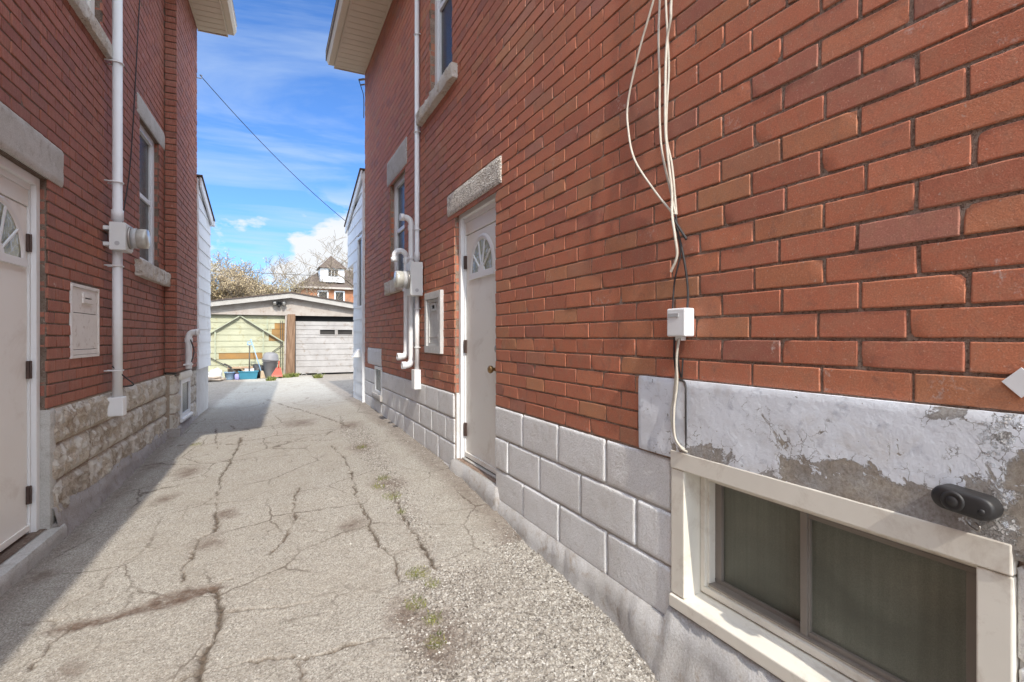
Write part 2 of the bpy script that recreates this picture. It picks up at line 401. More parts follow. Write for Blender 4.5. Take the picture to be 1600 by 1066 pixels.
# ------------------------------------------------------------------ brick and block laying
def lay(mb, u0, u1, z0, z1, zref, n=0, holes=(), L=.22, H=.0736, j=.010, uref=0, seed=1, res=(6, 4), amp=.0008,
        m=0, depth=.018, edge=.004, rough=0.0, lenvar=0.0, chip=.12, offs=.0012, rfreq=9):
    rg = random.Random(seed)
    k = math.floor((z0 - zref) / H + 1e-6)
    nu, nv = res
    while zref + k * H < z1 - .012:
        za, zb = max(z0, zref + k * H + j / 2), min(z1, zref + (k + 1) * H - j / 2)
        zc = (za + zb) / 2
        if zb - za > .018:
            segs = [(u0, u1)]
            for (a, b, c, d) in holes:
                if c < zc < d:
                    ns = []
                    for (p, q) in segs:
                        if b <= p or a >= q: ns.append((p, q)); continue
                        if a > p: ns.append((p, a))
                        if b < q: ns.append((b, q))
                    segs = ns
            off = uref + (L / 2 if k % 2 else 0) + rg.uniform(-.012, .012)
            for (p, q) in segs:
                u = off + math.floor((p - off) / L) * L
                while u < q - 1e-6:
                    ln = L * (1 + rg.uniform(-lenvar, lenvar))
                    a, b = u + j / 2, u + ln - j / 2
                    ca, cb = max(a, p), min(b, q)
                    u += ln
                    if cb - ca < .028: continue
                    r = rg.random()
                    o = rg.uniform(-offs, offs)
                    ja, jb = rg.uniform(-.0015, .0015), rg.uniform(-.0015, .0015)
                    tl = rg.uniform(-.0013, .0013)
                    w, h = cb - ca, zb - za
                    e1, f1 = min(edge * 1.3, w * .2), min(edge * 1.3, h * .2)
                    S_ = [0, e1, e1 * 2.3] + [e1 * 2.3 + (w - 4.6 * e1) * i / (nu - 5) for i in range(1, nu - 5)] + [w - e1 * 2.3, w - e1, w] if nu >= 6 else [0, min(edge * 1.3, w * .2)] + [edge * 1.3 + (w - 2.6 * edge) * i / (nu - 3) for i in range(1, nu - 3)] + [max(w - edge * 1.3, w * .8), w]
                    T_ = [0, f1, f1 * 2.3] + [f1 * 2.3 + (h - 4.6 * f1) * i / (nv - 5) for i in range(1, nv - 5)] + [h - f1 * 2.3, h - f1, h] if nv >= 6 else [0, min(edge * 1.3, h * .2)] + [edge * 1.3 + (h - 2.6 * edge) * i / (nv - 3) for i in range(1, nv - 3)] + [max(h - edge * 1.3, h * .8), h]
                    chipc = (rg.choice((0, 1)), rg.choice((0, 1)), rg.uniform(.012, .035), rg.uniform(.003, .008)) if rg.random() < chip else None
                    vs = []
                    for jj, t in enumerate(T_):
                        for ii, s in enumerate(S_):
                            du = dz = 0
                            d = o + tl * (2 * t / h - 1)
                            bi = ii in (0, nu - 1); bj = jj in (0, nv - 1)
                            if bi or bj: d -= edge
                            if bi and bj: d -= edge * .5; du = (edge * .6) * (1 if ii == 0 else -1); dz = (edge * .6) * (1 if jj == 0 else -1)
                            if bi: dz += 0
                            U_, Z_ = ca + s + du + (ja if ii == 0 else jb if ii == nu - 1 else 0), za + t + dz
                            if amp or rough:
                                q3 = Vector((U_ * 45, n * 9 + seed, Z_ * 45))
                                nz = noise.noise(q3)
                                d += amp * nz
                                if bj: Z_ += .0014 * noise.noise(q3 * 1.7) + .0009 * noise.noise(q3 * .5)
                                if bi: U_ += .0018 * noise.noise(q3 * 1.9)
                                if rough:
                                    fx = min(1, min(s, w - s) / .035); fz = min(1, min(t, h - t) / .035)
                                    d += rough * (fx * fz) * (.9 + .85 * noise.fractal(Vector((U_ * rfreq, seed + r * 7, Z_ * rfreq)), .8, 2.0, 5))
                            if chipc:
                                cx = ca if chipc[0] == 0 else cb; cz = za if chipc[1] == 0 else zb
                                dd = math.hypot(U_ - cx, Z_ - cz)
                                if dd < chipc[2]:
                                    kk_ = 1 - dd / chipc[2]; d -= chipc[3] * kk_
                                    if bj: Z_ += (.006 if chipc[1] == 0 else -.006) * kk_ * (chipc[3] / .006)
                                    if bi: U_ += (.007 if chipc[0] == 0 else -.007) * kk_ * (chipc[3] / .006)
                            vs.append((U_, n + d, Z_))
                    fs = []
                    for jj in range(nv - 1):
                        for ii in range(nu - 1):
                            q0 = jj * nu + ii
                            fs.append((q0, q0 + nu, q0 + nu + 1, q0 + 1))
                    ring = list(range(nu)) + [i * nu + nu - 1 for i in range(1, nv)] + [(nv - 1) * nu + i for i in range(nu - 2, -1, -1)] + [i * nu for i in range(nv - 2, 0, -1)]
                    bb = len(vs)
                    vs += [(vs[i][0], n - depth, vs[i][2]) for i in ring]
                    kk = len(ring)
                    for i in range(kk):
                        fs.append((ring[i], ring[(i + 1) % kk], bb + (i + 1) % kk, bb + i))
                    mb.add(vs, fs, m, r, True)
        k += 1

def sheet(mb, u0, u1, z0, z1, n, holes=(), m=0):
    us = sorted({u0, u1, *[min(max(h[0], u0), u1) for h in holes], *[min(max(h[1], u0), u1) for h in holes]})
    zs = sorted({z0, z1, *[min(max(h[2], z0), z1) for h in holes], *[min(max(h[3], z0), z1) for h in holes]})
    for a, b in zip(us, us[1:]):
        for c, d in zip(zs, zs[1:]):
            uc, zc = (a + b) / 2, (c + d) / 2
            if any(h[0] < uc < h[1] and h[2] < zc < h[3] for h in holes) or b - a < 1e-6 or d - c < 1e-6: continue
            mb.quad((a, n, c), (a, n, d), (b, n, d), (b, n, c), m)

def reveal(mb, h, n0, n1, m=0, sides='lrtb'):
    a, b, c, d = h
    if 'l' in sides: mb.quad((a, n0, c), (a, n0, d), (a, n1, d), (a, n1, c), m)
    if 'r' in sides: mb.quad((b, n0, c), (b, n0, d), (b, n1, d), (b, n1, c), m)
    if 't' in sides: mb.quad((a, n0, d), (b, n0, d), (b, n1, d), (a, n1, d), m)
    if 'b' in sides: mb.quad((a, n0, c), (b, n0, c), (b, n1, c), (a, n1, c), m)

def slab(name, mats, fr, parent, u0, u1, n0, n1, z0, z1, amp=.004, res=.02, seed=3, round_=.012, sc=14):
    # a rough-faced stone bar: front and ends displaced, edges softened
    mb = MB(fr)
    nu = max(4, int((u1 - u0) / res)); nz = max(4, int((z1 - z0) / res)); nn = 4
    def P(u, n, z):
        du = min(u - u0, u1 - u); dz = min(z - z0, z1 - z)
        d = 0
        if dz < round_: d += (round_ - dz) ** 2 / round_
        if du < round_: d += (round_ - du) ** 2 / round_
        f = noise.fractal(Vector((u * sc, seed, z * sc)), 1, 2.0, 4)
        return (u + .3 * amp * noise.noise(Vector((z * 30, n * 30, seed))), n - (d * .6 + amp * f) * ((n - n0) / (n1 - n0)), z + .4 * amp * noise.noise(Vector((u * 22, n * 30, seed + 4))))
    U_ = [u0 + (u1 - u0) * i / nu for i in range(nu + 1)]; Z_ = [z0 + (z1 - z0) * i / nz for i in range(nz + 1)]; N_ = [n0 + (n1 - n0) * i / nn for i in range(nn + 1)]
    def grid(f, A, B):
        vs = [f(a, b) for a in A for b in B]; k = len(B)
        mb.add(vs, [(i * k + j, i * k + j + 1, (i + 1) * k + j + 1, (i + 1) * k + j) for i in range(len(A) - 1) for j in range(k - 1)], 0, .5, True)
    grid(lambda u, z: P(u, n1, z), U_, Z_)
    for z in (z0, z1): grid(lambda u, n: P(u, n, z), U_, N_)
    for u in (u0, u1): grid(lambda n, z: P(u, n, z), N_, Z_)
    o = mb.build(name, mats, parent)
    md = o.modifiers.new('e', 'EDGE_SPLIT'); md.split_angle = R_(50)
    return o

def lapped(mb, u0, u1, z0, z1, n, H=.2, lip=.014, top=None, holes=(), m=0):
    # lapped horizontal boards; top(u) limits the height
    z = z0
    while z < z1:
        zb = min(z + H, z1)
        zc = (z + zb) / 2
        segs = [(u0, u1)]
        for (a, b, c, d) in holes:
            if c < zc < d:
                ns = []
                for (p, q) in segs:
                    if a > p: ns.append((p, min(a, q)))
                    if b < q: ns.append((max(b, p), q))
                segs = [s for s in ns if s[1] - s[0] > .01]
        for (p, q) in segs:
            q2 = q
            zt_p, zt_q = zb, zb
            if top:
                zt_p, zt_q = min(zb, top(p)), min(zb, top(q))
                if zt_p <= z + .01: continue
                if zt_q < z + .005:
                    lo, hi = p, q
                    for _ in range(30):
                        mid = (lo + hi) / 2
                        if top(mid) > z + .005: lo = mid
                        else: hi = mid
                    q2 = lo; zt_q = z + .005
            mb.hexa([(p, n - .03, z), (q2, n - .03, z), (q2, n + lip, z), (p, n + lip, z), (p, n - .03, zt_p), (q2, n - .03, zt_q), (q2, n + .002, zt_q), (p, n + .002, zt_p)], m)
        z += H

def arc(c, r, a0, a1, k, plane='uz', other=0):
    return [(c[0] + r * math.cos(a0 + (a1 - a0) * i / k), c[1] + r * math.sin(a0 + (a1 - a0) * i / k)) for i in range(k + 1)]

def jamb_bricks(mb, fr, u, d, z0, z1, zref, H, depth=.10, seed=5, m=0):
    f0 = mb.fr
    mb.fr = Fr(fr.pt(u, 0, 0), -fr.N, fr.U * d)
    lay(mb, .015, depth + .03, z0, z1, zref, 0, (), 2.0, H, .009, -.5, seed, (6, 6), .0008, m, .012, .002, offs=.0012)
    mb.fr = f0

def half_disc(cu, cz, ru, rz, k=24):
    return [(cu + ru * math.cos(math.pi * i / k), cz + rz * math.sin(math.pi * i / k)) for i in range(k + 1)]

def fan_door(house, fr, hole, n, ru, rz, cz, mat, sillz, knob, handle_side=-1):
    a, b, c, d = hole
    fw = .052
    mb = MB(fr)                                     # frame: stiles, head, brickmould step
    for (p, q) in ((a + .002, a + fw), (b - fw, b - .002)):
        mb.box(p, q, n - .05, -.036, c, d - .002)
    mb.box(a + fw, b - fw, n - .05, -.036, d - fw, d - .002)
    st = .016
    mb.box(a + fw, a + fw + st, n - .05, n + .012, c, d - fw)
    mb.box(b - fw - st, b - fw, n - .05, n + .012, c, d - fw)
    mb.box(a + fw + st, b - fw - st, n - .05, n + .012, d - fw - .035, d - fw)
    frame = mb.build('door_frame', M['doortrim'], house, bevel=.004)
    hz = d - fw - .036
    mb = MB(fr); top = hz - .10
    mb.box(a + fw + st, b - fw - st, n - .045, n + .006, top + .004, hz)
    mb.build('transom_panel', M['door'] if mat is M['door'] else M['cream_pale'], house, bevel=.003)
    mb = MB(fr)
    u0, u1 = a + fw + st + .003, b - fw - st - .003
    mb.box(u0, u1, n - .045, n, sillz + .012, top)
    mb.box(u0, u1, n, n + .012, sillz + .008, sillz + .045)
    door = mb.build('door', mat, house, bevel=.003)
    cu = (u0 + u1) / 2
    mb = MB(fr); k = 26
    out_, inn = half_disc(cu, cz, ru + .042, rz + .042, k), half_disc(cu, cz, ru, rz, k)
    for i in range(k):
        q = [out_[i], out_[i + 1], inn[i + 1], inn[i]]
        mid = [((p[0] + r_[0]) / 2, (p[1] + r_[1]) / 2) for p, r_ in ((out_[i], inn[i]), (out_[i + 1], inn[i + 1]))]
        vs = [(*out_[i], n + .001), (*out_[i + 1], n + .001), (*mid[1], n + .017), (*mid[0], n + .017), (*inn[i], n + .003), (*inn[i + 1], n + .003)]
        mb.add([(p[0], p[2], p[1]) for p in vs], [(0, 1, 2, 3), (3, 2, 5, 4)], 0, .5, True)
    mb.box(cu - ru - .045, cu + ru + .045, n + .001, n + .016, cz - .045, cz)
    for i in range(1, 5):
        an = math.pi * i / 5
        mb.bar((cu, n + .007, cz), (cu + ru * math.cos(an), n + .007, cz + rz * math.sin(an)), .013, .008)
    mb.prism(half_disc(cu, cz, .055, .055, 10), n + .003, n + .013)
    mb.build('fanlight_frame', M['doortrim'], door, bevel=0, fix=False)
    mb = MB(fr); mb.prism(half_disc(cu, cz, ru, rz, 26), n + .001, n + .003)
    mb.build('fanlight_glass', M['glass_b'], door, fix=False)
    for z in (top - .21, (top + sillz) / 2, sillz + .22):
        mb = MB(fr); mb.box(b - fw - st - .022, b - fw - st + .010, n + .001, n + .0145, z - .052, z + .052)
        mb.tube([(b - fw - st - .004, n + .017, z - .052), (b - fw - st - .004, n + .017, z + .052)], .0065, 8)
        mb.build('hinge', M['hinge'], door, bevel=.001)
    if knob:
        mb = MB(fr); ku, kz = knob
        mb.lathe((ku, n, kz), [(.030, 0), (.031, .005), (.014, .010), (.011, .03), (.02, .036), (.027, .048), (.027, .058), (.02, .067), (.004, .070)], 20, 0, (0, 1, 0))
        mb.build('handle', M['brass'], door)
        mb = MB(fr); mb.lathe((ku, n, kz + .14), [(.027, 0), (.026, .012), (.02, .016), (.003, .017)], 20, 0, (0, 1, 0))
        mb.build('deadbolt', M['steel'], door)
    return door

def sash_window(house, fr, hole, n=-.055, fw=.075, mat='upvc', glass='glass', rail=True, pd=.03):
    a, b, c, d = hole
    mb = MB(fr)
    g = .002
    mb.box(a + g, a + fw, n - .05, n, c + g, d - g); mb.box(b - fw, b - g, n - .05, n, c + g, d - g)
    mb.box(a + fw, b - fw, n - .05, n, c + g, c + fw * .8); mb.box(a + fw, b - fw, n - .05, n, d - fw * .8, d - g)
    s = .03 if pd > .02 else .012
    mb.box(a + fw, a + fw + s, n - .045, n - .012, c + fw * .8, d - fw * .8); mb.box(b - fw - s, b - fw, n - .045, n - .012, c + fw * .8, d - fw * .8)
    if rail:
        zc = (c + d) / 2
        mb.box(a + fw + s, b - fw - s, n - .043, n - .01, zc - .022, zc + .022)
    w = mb.build('window', M[mat], house, bevel=.003)
    mb = MB(fr); mb.quad((a + fw * .5, n - pd, c + .03), (b - fw * .5, n - pd, c + .03), (b - fw * .5, n - pd, d - .03), (a + fw * .5, n - pd, d - .03))
    mb.build('pane', M[glass], w, fix=False)
    return w

def parging(name, mat, fr, house, u0, u1, topf, z0, seed, slope=.22, n_top=.006, holes=(), du=.03, amp=.010, chunk=0):
    mb = MB(fr); nz = 12
    k = int((u1 - u0) / du)
    vs = []
    for i in range(k + 1):
        u = u0 + (u1 - u0) * i / k
        zt = topf(u)
        for j in range(nz + 1):
            t = j / nz; z = z0 + (zt - z0) * t
            h = zt - z
            f = noise.fractal(Vector((u * 4, z * 6, seed)), 1, 2, 4)
            n = n_top + min(h * slope, .075) * (1 + .5 * f) + amp * noise.fractal(Vector((u * 14, z * 18, seed + 3)), 1, 2, 4)
            if chunk: n += chunk * max(0, noise.noise(Vector((u * 2.2, 0, seed)))) * min(1, h / .1)
            if j == nz: n = -.03
            if j == nz - 1: z = zt - .001; n = max(n_top + .003, n)
            vs.append((u, n, z))
    mb.add(vs, [(i * (nz + 1) + j, i * (nz + 1) + j + 1, (i + 1) * (nz + 1) + j + 1, (i + 1) * (nz + 1) + j) for i in range(k) for j in range(nz)], 0, .5, True)
    return mb.build(name, mat, house)

def eave(house, fr, u0, u1, n0, over, z, vent=True, pitch=.13):
    mb = MB(fr)
    mb.box(u0, u1, n0, n0 + over, z + .014, z + .03, 1)
    u = u0; i = 0
    while u < u1 - .01:
        ub = min(u + pitch, u1)
        if ub - u > .02: mb.box(u + .004, ub - .004, n0 + .02, n0 + over - .002, z, z + .013, 0)
        u = ub; i += 1
    mb.box(u0, u1, n0 + .002, n0 + .02, z - .012, z + .013, 0)
    mb.build('soffit', [M['tan'], M['tan_dark']], house, bevel=.002)
    mb = MB(fr)
    mb.box(u0 - .01, u1 + .012, n0 + over, n0 + over + .018, z - .014, z + .17)
    mb.box(u1, u1 + .012, n0, n0 + over, z - .012, z + .17)
    mb.build('fascia', M['tan'], house, bevel=.003)
    mb = MB(fr)
    g = n0 + over + .019
    poly = [(g, z + .165), (g, z + .03), (g + .075, z + .03), (g + .105, z + .09), (g + .105, z + .16), (g + .115, z + .17), (g + .10, z + .17)]
    k = len(poly)
    vs = [(u0, p, q) for p, q in poly] + [(u1 + .02, p, q) for p, q in poly]
    mb.add(vs, [(i, i + k, (i + 1) % k + k, (i + 1) % k) for i in range(k)] + [tuple(range(k)), tuple(range(2 * k - 1, k - 1, -1))])
    mb.build('gutter', M['tan'], house, bevel=.002)

def roof_slab(house, fr, u0, u1, n0, z0, n1, z1, th=.16, mat='shingle', name='roof'):
    mb = MB(fr)
    mb.hexa([(u0, n0, z0), (u1, n0, z0), (u1, n1, z1), (u0, n1, z1), (u0, n0, z0 + th), (u1, n0, z0 + th), (u1, n1, z1 + th), (u0, n1, z1 + th)])
    return mb.build(name, M[mat], house)

# =================================================================== RIGHT HOUSE
RB = (5.2, 2.0, 0.05)
RH = thing('brick_house', 'red brick house on the right with grey block foundation, basement window and side door', 'house', RB)
H_R = .0736
d_r = (3.072, 3.885, .285, 2.237)
w_up = (3.95, 4.58, 3.40, 5.05)
w_lo = (5.53, 6.27, 1.915, 3.11)
w_ba = (.485, 1.444, .255, .838)
w_fa = (6.72, 7.24, .44, .862)
l_ba = (.28, 1.625, .806, 1.0965)
l_fa = (6.77, 7.76, .862, 1.098)
mk_r = (4.20, 4.61, 1.14, 1.625)
holes = [d_r, w_up, w_lo, w_ba, w_fa, l_ba, l_fa, mk_r]
Z0 = .803
mb = MB(RW)
lay(mb, -.6, 4.7, Z0, 5.30, Z0, 0, holes, .219, H_R, .0088, 1.545, 11, (14, 7), .0009, 0, .012, .0013, chip=.45, lenvar=.012)
lay(mb, 4.7, 8.03, Z0, 5.30, Z0, 0, holes, .219, H_R, .0095, 1.545, 12, (6, 6), .0008, 0, .012, .0013, chip=.1)
lay(mb, -4.5, -.6, Z0, 5.30, Z0, 0, holes, .219, H_R, .0095, 1.545, 13, (6, 6), .0008, 0, .012, .0013, chip=.1)
sheet(mb, -4.5, 8.03, Z0 - .02, 5.45, -.0046, holes, 1)
for h, s in ((d_r, 1), (w_up, 2), (w_lo, 3)):
    reveal(mb, h, -.0075, -.14, 1, 'lrtb')
    jamb_bricks(mb, RW, h[1], -1, max(h[2], Z0), h[3], Z0, H_R, .10, 40 + s)
    jamb_bricks(mb, RW, h[0], 1, max(h[2], Z0), h[3], Z0, H_R, .10, 50 + s)
for h in (w_ba, w_fa, l_ba, l_fa, mk_r): reveal(mb, h, -.0075, -.16, 1)
# end of the wall, round the corner
mb.fr = Fr(RW.pt(8.03, 0, 0), -RW.N, RW.U)
lay(mb, 0.01, 3.0, Z0, 5.30, Z0, 0, (), .219, H_R, .0105, 0, 14, (5, 4), .0005, 0, .014, .004)
mb.build('brick_wall', [M['brick_r'], M['mortar_r']], RH, fix=False)
mb = MB(RW)
mb.box(-4.5, 8.0, -.5, -7.5, -.8, 5.3); mb.box(-4.5, 8.0, -.16, -.5, -.8, .0); mb.box(-4.5, 8.0, -.16, -.5, 5.1, 5.3)
mb.box(-4.55, -4.5, -7.5, 0, -.8, 5.3)
mb.build('house_body', M['dark'], RH)
# foundation blocks
mb = MB(RW)
fh = [d_r, w_ba, w_fa]
lay(mb, -1.2, 4.3, Z0 - .609, Z0, Z0, .004, fh, .406, .203, .012, 1.25, 21, (18, 12), .0010, 0, .03, .0050, rough=.0016, chip=0, offs=.002, rfreq=18)
lay(mb, 4.3, 8.03, Z0 - .609, Z0, Z0, .004, fh, .406, .203, .012, 1.25, 22, (14, 10), .0010, 0, .03, .0050, rough=.0016, chip=0, offs=.002, rfreq=18)
sheet(mb, -1.2, 8.03, Z0 - .64, Z0 + .02, -.0075, fh, 1)
for h in (d_r,):
    for u, d in ((h[1], -1), (h[0], 1)):
        mb.box(min(u, u - d * -.02), max(u, u - d * -.02), -.14, -.012, .2, Z0, 0)
mb.build('foundation', [M['block'], M['block_joint']], RH, fix=False)
def rtop(u):
    t = .205
    if d_r[0] - .05 < u < d_r[1] + .03: t = .278
    if w_ba[0] < u < w_ba[1] + .01: t = .262
    return t
parging('foundation_parging', M['parge'], RW, RH, -1.2, 8.03, rtop, -.35, 2, .2, .004, du=.025, amp=.008, chunk=.05)
mb = MB(RW); mb.box(d_r[0] + .003, d_r[1] - .003, -.20, -.004, .20, .284)
mb.box(d_r[0] + .01, d_r[1] - .01, -.19, -.045, .284, .300)
mb.build('door_sill', M['concrete'], RH, bevel=.006)
fan_door(RH, RW, d_r, -.075, .20, .235, 1.735, M['door'], .302, (d_r[0] + .135, 1.03))
slab('lintel', M['speckled'], RW, RH, 2.971, 4.045, -.05, .014, 2.237, 2.412, .003, .02, 5)
slab('lintel', M['concrete'], RW, RH, 5.416, 6.415, -.05, .012, 3.112, 3.40, .003, .03, 6)
slab('lintel', M['concrete'], RW, RH, 3.84, 4.69, -.05, .012, 5.05, 5.28, .003, .05, 7)
slab('lintel', M['block'], RW, RH, 6.77, 7.75, -.05, .012, .866, 1.096, .003, .03, 8)
slab('window_sill', M['stone'], RW, RH, 3.809, 4.839, -.08, .062, 3.285, 3.40, .012, .02, 9)
slab('window_sill', M['stone'], RW, RH, 5.50, 6.36, -.08, .055, 1.765, 1.915, .012, .025, 10)
sash_window(RH, RW, w_up, -.05, .085)
sash_window(RH, RW, w_lo, -.05, .085)
sash_window(RH, RW, (w_fa[0] + .02, w_fa[1] - .02, w_fa[2] + .05, w_fa[3] - .005), .006, .05, 'upvc', 'glass', False, .014)
slab('window_sill', M['parge'], RW, RH, w_fa[0] - .02, w_fa[1] + .03, -.08, .04, .415, .49, .004, .03, 12)
# peeling lintel over the basement window
pl = slab('painted_lintel', M['peel'], RW, RH, l_ba[0], l_ba[1], -.05, .016, w_ba[3] + .004 if False else .809, l_ba[3], .0016, .012, 14, .006, 9)
# basement window: casing, sill, frame, screens
a, b, c, d = .483, 1.444, .262, .838
mb = MB(RW)
mb.box(1.377, 1.442, -.10, .014, .318, .772); mb.box(.487, .547, -.10, .014, .318, .772)
mb.box(.487, 1.442, -.10, .018, .774, .839)
bw = mb.build('basement_window', M['cream'], RH, bevel=.004)
mb = MB(RW)
vs = [(.487, -.11, .27), (1.444, -.11, .27), (1.444, .022, .268), (.487, .022, .268), (.487, -.11, .336), (1.444, -.11, .336), (1.444, .022, .312), (.487, .022, .312)]
mb.hexa(vs); mb.build('sill', M['cream'], bw, bevel=.004)
mb = MB(RW)
n = -.062
x0, x1, y0, y1 = .549, 1.375, .335, .772
for (p, q, r, s, dn) in ((x0, x1, y1 - .022, y1, 0), (x0, x1, y0, y0 + .022, 0), (x0, x0 + .022, y0 + .022, y1 - .022, 0), (x1 - .022, x1, y0 + .022, y1 - .022, 0),
                         (x0 + .022, x1 - .022, y1 - .034, y1 - .022, .012), (x0 + .022, x1 - .022, y0 + .022, y0 + .032, .012), (x1 - .030, x1 - .022, y0 + .032, y1 - .034, .012), (x0 + .022, x0 + .032, y0 + .032, y1 - .034, .012)):
    mb.box(p, q, n - .05, n - dn, r, s)
mb.build('frame', M['cream'], bw, bevel=.0025)
mb = MB(RW); um = .985; n2 = -.082
X0, X1, Y0, Y1 = x0 + .033, x1 - .031, y0 + .033, y1 - .035
def ring(mb, a, b, c, d, w, n0, n1, wt=None):
    wt = wt or w
    mb.box(a, b, n0, n1, d - wt, d); mb.box(a, b, n0, n1, c, c + wt)
    mb.box(a, a + w, n0, n1, c + wt, d - wt); mb.box(b - w, b, n0, n1, c + wt, d - wt)
ring(mb, X0, um + .012, Y0, Y1, .022, n2 - .02, n2, .018)
ring(mb, um - .022, X1, Y0 - .001, Y1 + .001, .027, n2 - .042, n2 - .021, .016)
mb.box(um - .006, um + .016, n2 - .018, n2 + .006, Y0, Y1)
mb.box(X0, X1, n2 - .022, n2 + .012, Y0 - .003, Y0 + .004)
mb.build('sash', M['bronze'], bw, bevel=.002)
mb = MB(RW)
mb.quad((X0 + .01, n2 - .012, Y0 + .01), (um, n2 - .012, Y0 + .01), (um, n2 - .012, Y1 - .01), (X0 + .01, n2 - .012, Y1 - .01))
mb.quad((um - .01, n2 - .034, Y0 + .01), (X1 - .01, n2 - .034, Y0 + .01), (X1 - .01, n2 - .034, Y1 - .01), (um - .01, n2 - .034, Y1 - .01))
mb.build('screen', M['screen'], bw, fix=False)
# meter cupboard door in the wall
mb = MB(RW)
ring(mb, 4.165, 4.643, 1.107, 1.652, .055, -.02, .030, .06)
o = mb.build('hatch', M['milk'], RH, bevel=.004)
mb = MB(RW)
ring(mb, 4.222, 4.586, 1.169, 1.59, .028, -.02, .012); mb.box(4.25, 4.558, -.02, .002, 1.197, 1.562)
mb.box(4.25, 4.558, .002, .006, 1.25, 1.254)
mb.build('panel', M['milk'], o, bevel=.003)
mb = MB(RW)
ring(mb, 4.36, 4.49, 1.485, 1.555, .018, .0025, .014); mb.box(4.375, 4.475, .003, .005, 1.50, 1.54, 1)
mb.build('slot', [M['milk'], M['dark']], o, bevel=.002)
for z in (1.53, 1.42, 1.25):
    mb = MB(RW)
    mb.tube([(4.245, .016, z - .03), (4.245, .016, z + .03)], .008, 10); mb.box(4.235, 4.275, .0125, .017, z - .02, z + .02)
    mb.build('latch', M['milk_w'], o)
# eave and roof
eave(RH, RW, .8, 8.03, 0.0, .43, 5.27)
roof_slab(RH, RW, .75, 8.08, .56, 5.36, -4.0, 8.3)
roof_slab(RH, RW, -4.6, .75, .04, 5.36, -3.9, 8.6)  # unseen front roof, overhang trimmed so the sun rakes the wall
# rear lean-to with white siding
RWt = lambda u: 3.79 - (u - 8.03) * .30
w_wing = (8.10, 8.60, 1.70, 2.85)
mb = MB(RW)
lapped(mb, 8.035, 9.02, .14, 2.5, .016, .2, .012, None, [w_wing])
lapped(mb, 8.035, 9.70, 2.50, 4.0, .016, .2, .012, RWt, [w_wing])
mb.box(8.032, 8.06, -.02, .036, .13, 3.74)
wing = mb.build('siding_wing', M['siding'], RH)
mb = MB(RW); mb.box(8.04, 9.0, -3.0, -.02, -.3, 2.52); mb.prism([(8.04, 2.52), (9.68, 2.52), (9.68, 3.27), (8.04, 3.76)], -3.0, -.02)
mb.build('wing_body', M['siding'], RH)
mb = MB(RW)
mb.hexa([(8.035, -3.1, 3.80), (9.80, -3.1, 3.27), (9.80, .075, 3.27), (8.035, .075, 3.80), (8.035, -3.1, 3.83), (9.80, -3.1, 3.30), (9.80, .075, 3.30), (8.035, .075, 3.83)])
mb.build('wing_roof', M['shingle'], wing)
mb = MB(RW); mb.hexa([(8.035, .034, 3.66), (9.76, .034, 3.145), (9.76, .06, 3.145), (8.035, .06, 3.66), (8.035, .034, 3.797), (9.76, .034, 3.28), (9.76, .06, 3.28), (8.035, .06, 3.797)]); mb.build('rake_board', M['siding'], wing)
sash_window(RH, RW, w_wing, .03, .055, 'upvc', 'glass', False)
mb = MB(RW)
mb.hexa([(8.30, .03, .93), (8.48, .03, .93), (8.48, .14, .93), (8.30, .14, .93), (8.30, .03, 1.07), (8.48, .03, 1.07), (8.48, .06, 1.05), (8.30, .06, 1.05)])
mb.build('vent_hood', M['pvc'], wing, bevel=.006)

# =================================================================== LEFT HOUSE
LB = (-5.0, 4.0, 0.05)
LH = thing('brick_house', 'dark red brick house on the left with rough limestone foundation and shaded side door', 'house', LB)
H_L = .0740
d_l = (3.122, 3.947, .095, 2.20)
v_up = (4.02, 4.90, 3.57, 5.2)
v_lo = (5.96, 6.74, 1.985, 3.39)
mk_l = (4.30, 4.79, 1.12, 1.60)
b_ba = (7.22, 7.86, .22, .83)
ZL = .815; NP = .12; UP = 6.994; UE = 8.36
hl = [d_l, v_up, v_lo, mk_l]
mb = MB(LW)
kw = dict(L=.216, H=H_L, j=.010, uref=.06, depth=.014, edge=.0022)
lay(mb, 2.2, 5.4, ZL, 5.60, ZL, 0, hl, seed=31, res=(9, 6), amp=.0016, chip=.25, offs=.002, **kw)
lay(mb, 5.4, UP, ZL, 5.60, ZL, 0, hl, seed=32, res=(6, 6), amp=.0014, chip=.1, offs=.002, **kw)
lay(mb, -3.0, 1.0, ZL, 4.35, ZL, 0, hl, seed=35, res=(5, 4), amp=.001, **kw)  # unseen front part, built low to narrow its shadow on the drive
lay(mb, 1.0, 2.2, ZL, 5.60, ZL, 0, hl, seed=37, res=(5, 4), amp=.001, **kw)
lay(mb, UP, UE, ZL + .03, 5.60, ZL, NP, (), seed=33, res=(6, 6), amp=.0014, chip=.1, offs=.002, **kw)
sheet(mb, -3.0, 1.0, ZL - .02, 4.4, -.0055, hl, 1); sheet(mb, 1.0, UP, ZL - .02, 5.75, -.0055, hl, 1)
sheet(mb, UP, UE, ZL - .02, 5.75, NP - .0055, (), 1)
mb.quad((UP + .0075, -.02, ZL + .02), (UP + .0075, -.02, 5.75), (UP + .0075, NP - .0075, 5.75), (UP + .0075, NP - .0075, ZL + .02), 1)
mb.quad((UP, -.02, ZL + .02), (UE, -.02, ZL + .02), (UE, NP - .004, ZL + .02), (UP, NP - .004, ZL + .02), 1)
f0 = mb.fr
mb.fr = Fr(LW.pt(UP, 0, 0), LW.N, -LW.U)
lay(mb, .002, NP - .016, ZL + .03, 5.60, ZL, 0, (), 2.0, H_L, .010, -.5, 34, (6, 6), .0014, 0, .012, .003, offs=.002)
mb.fr = Fr(LW.pt(UE, NP, 0), -LW.N, LW.U)
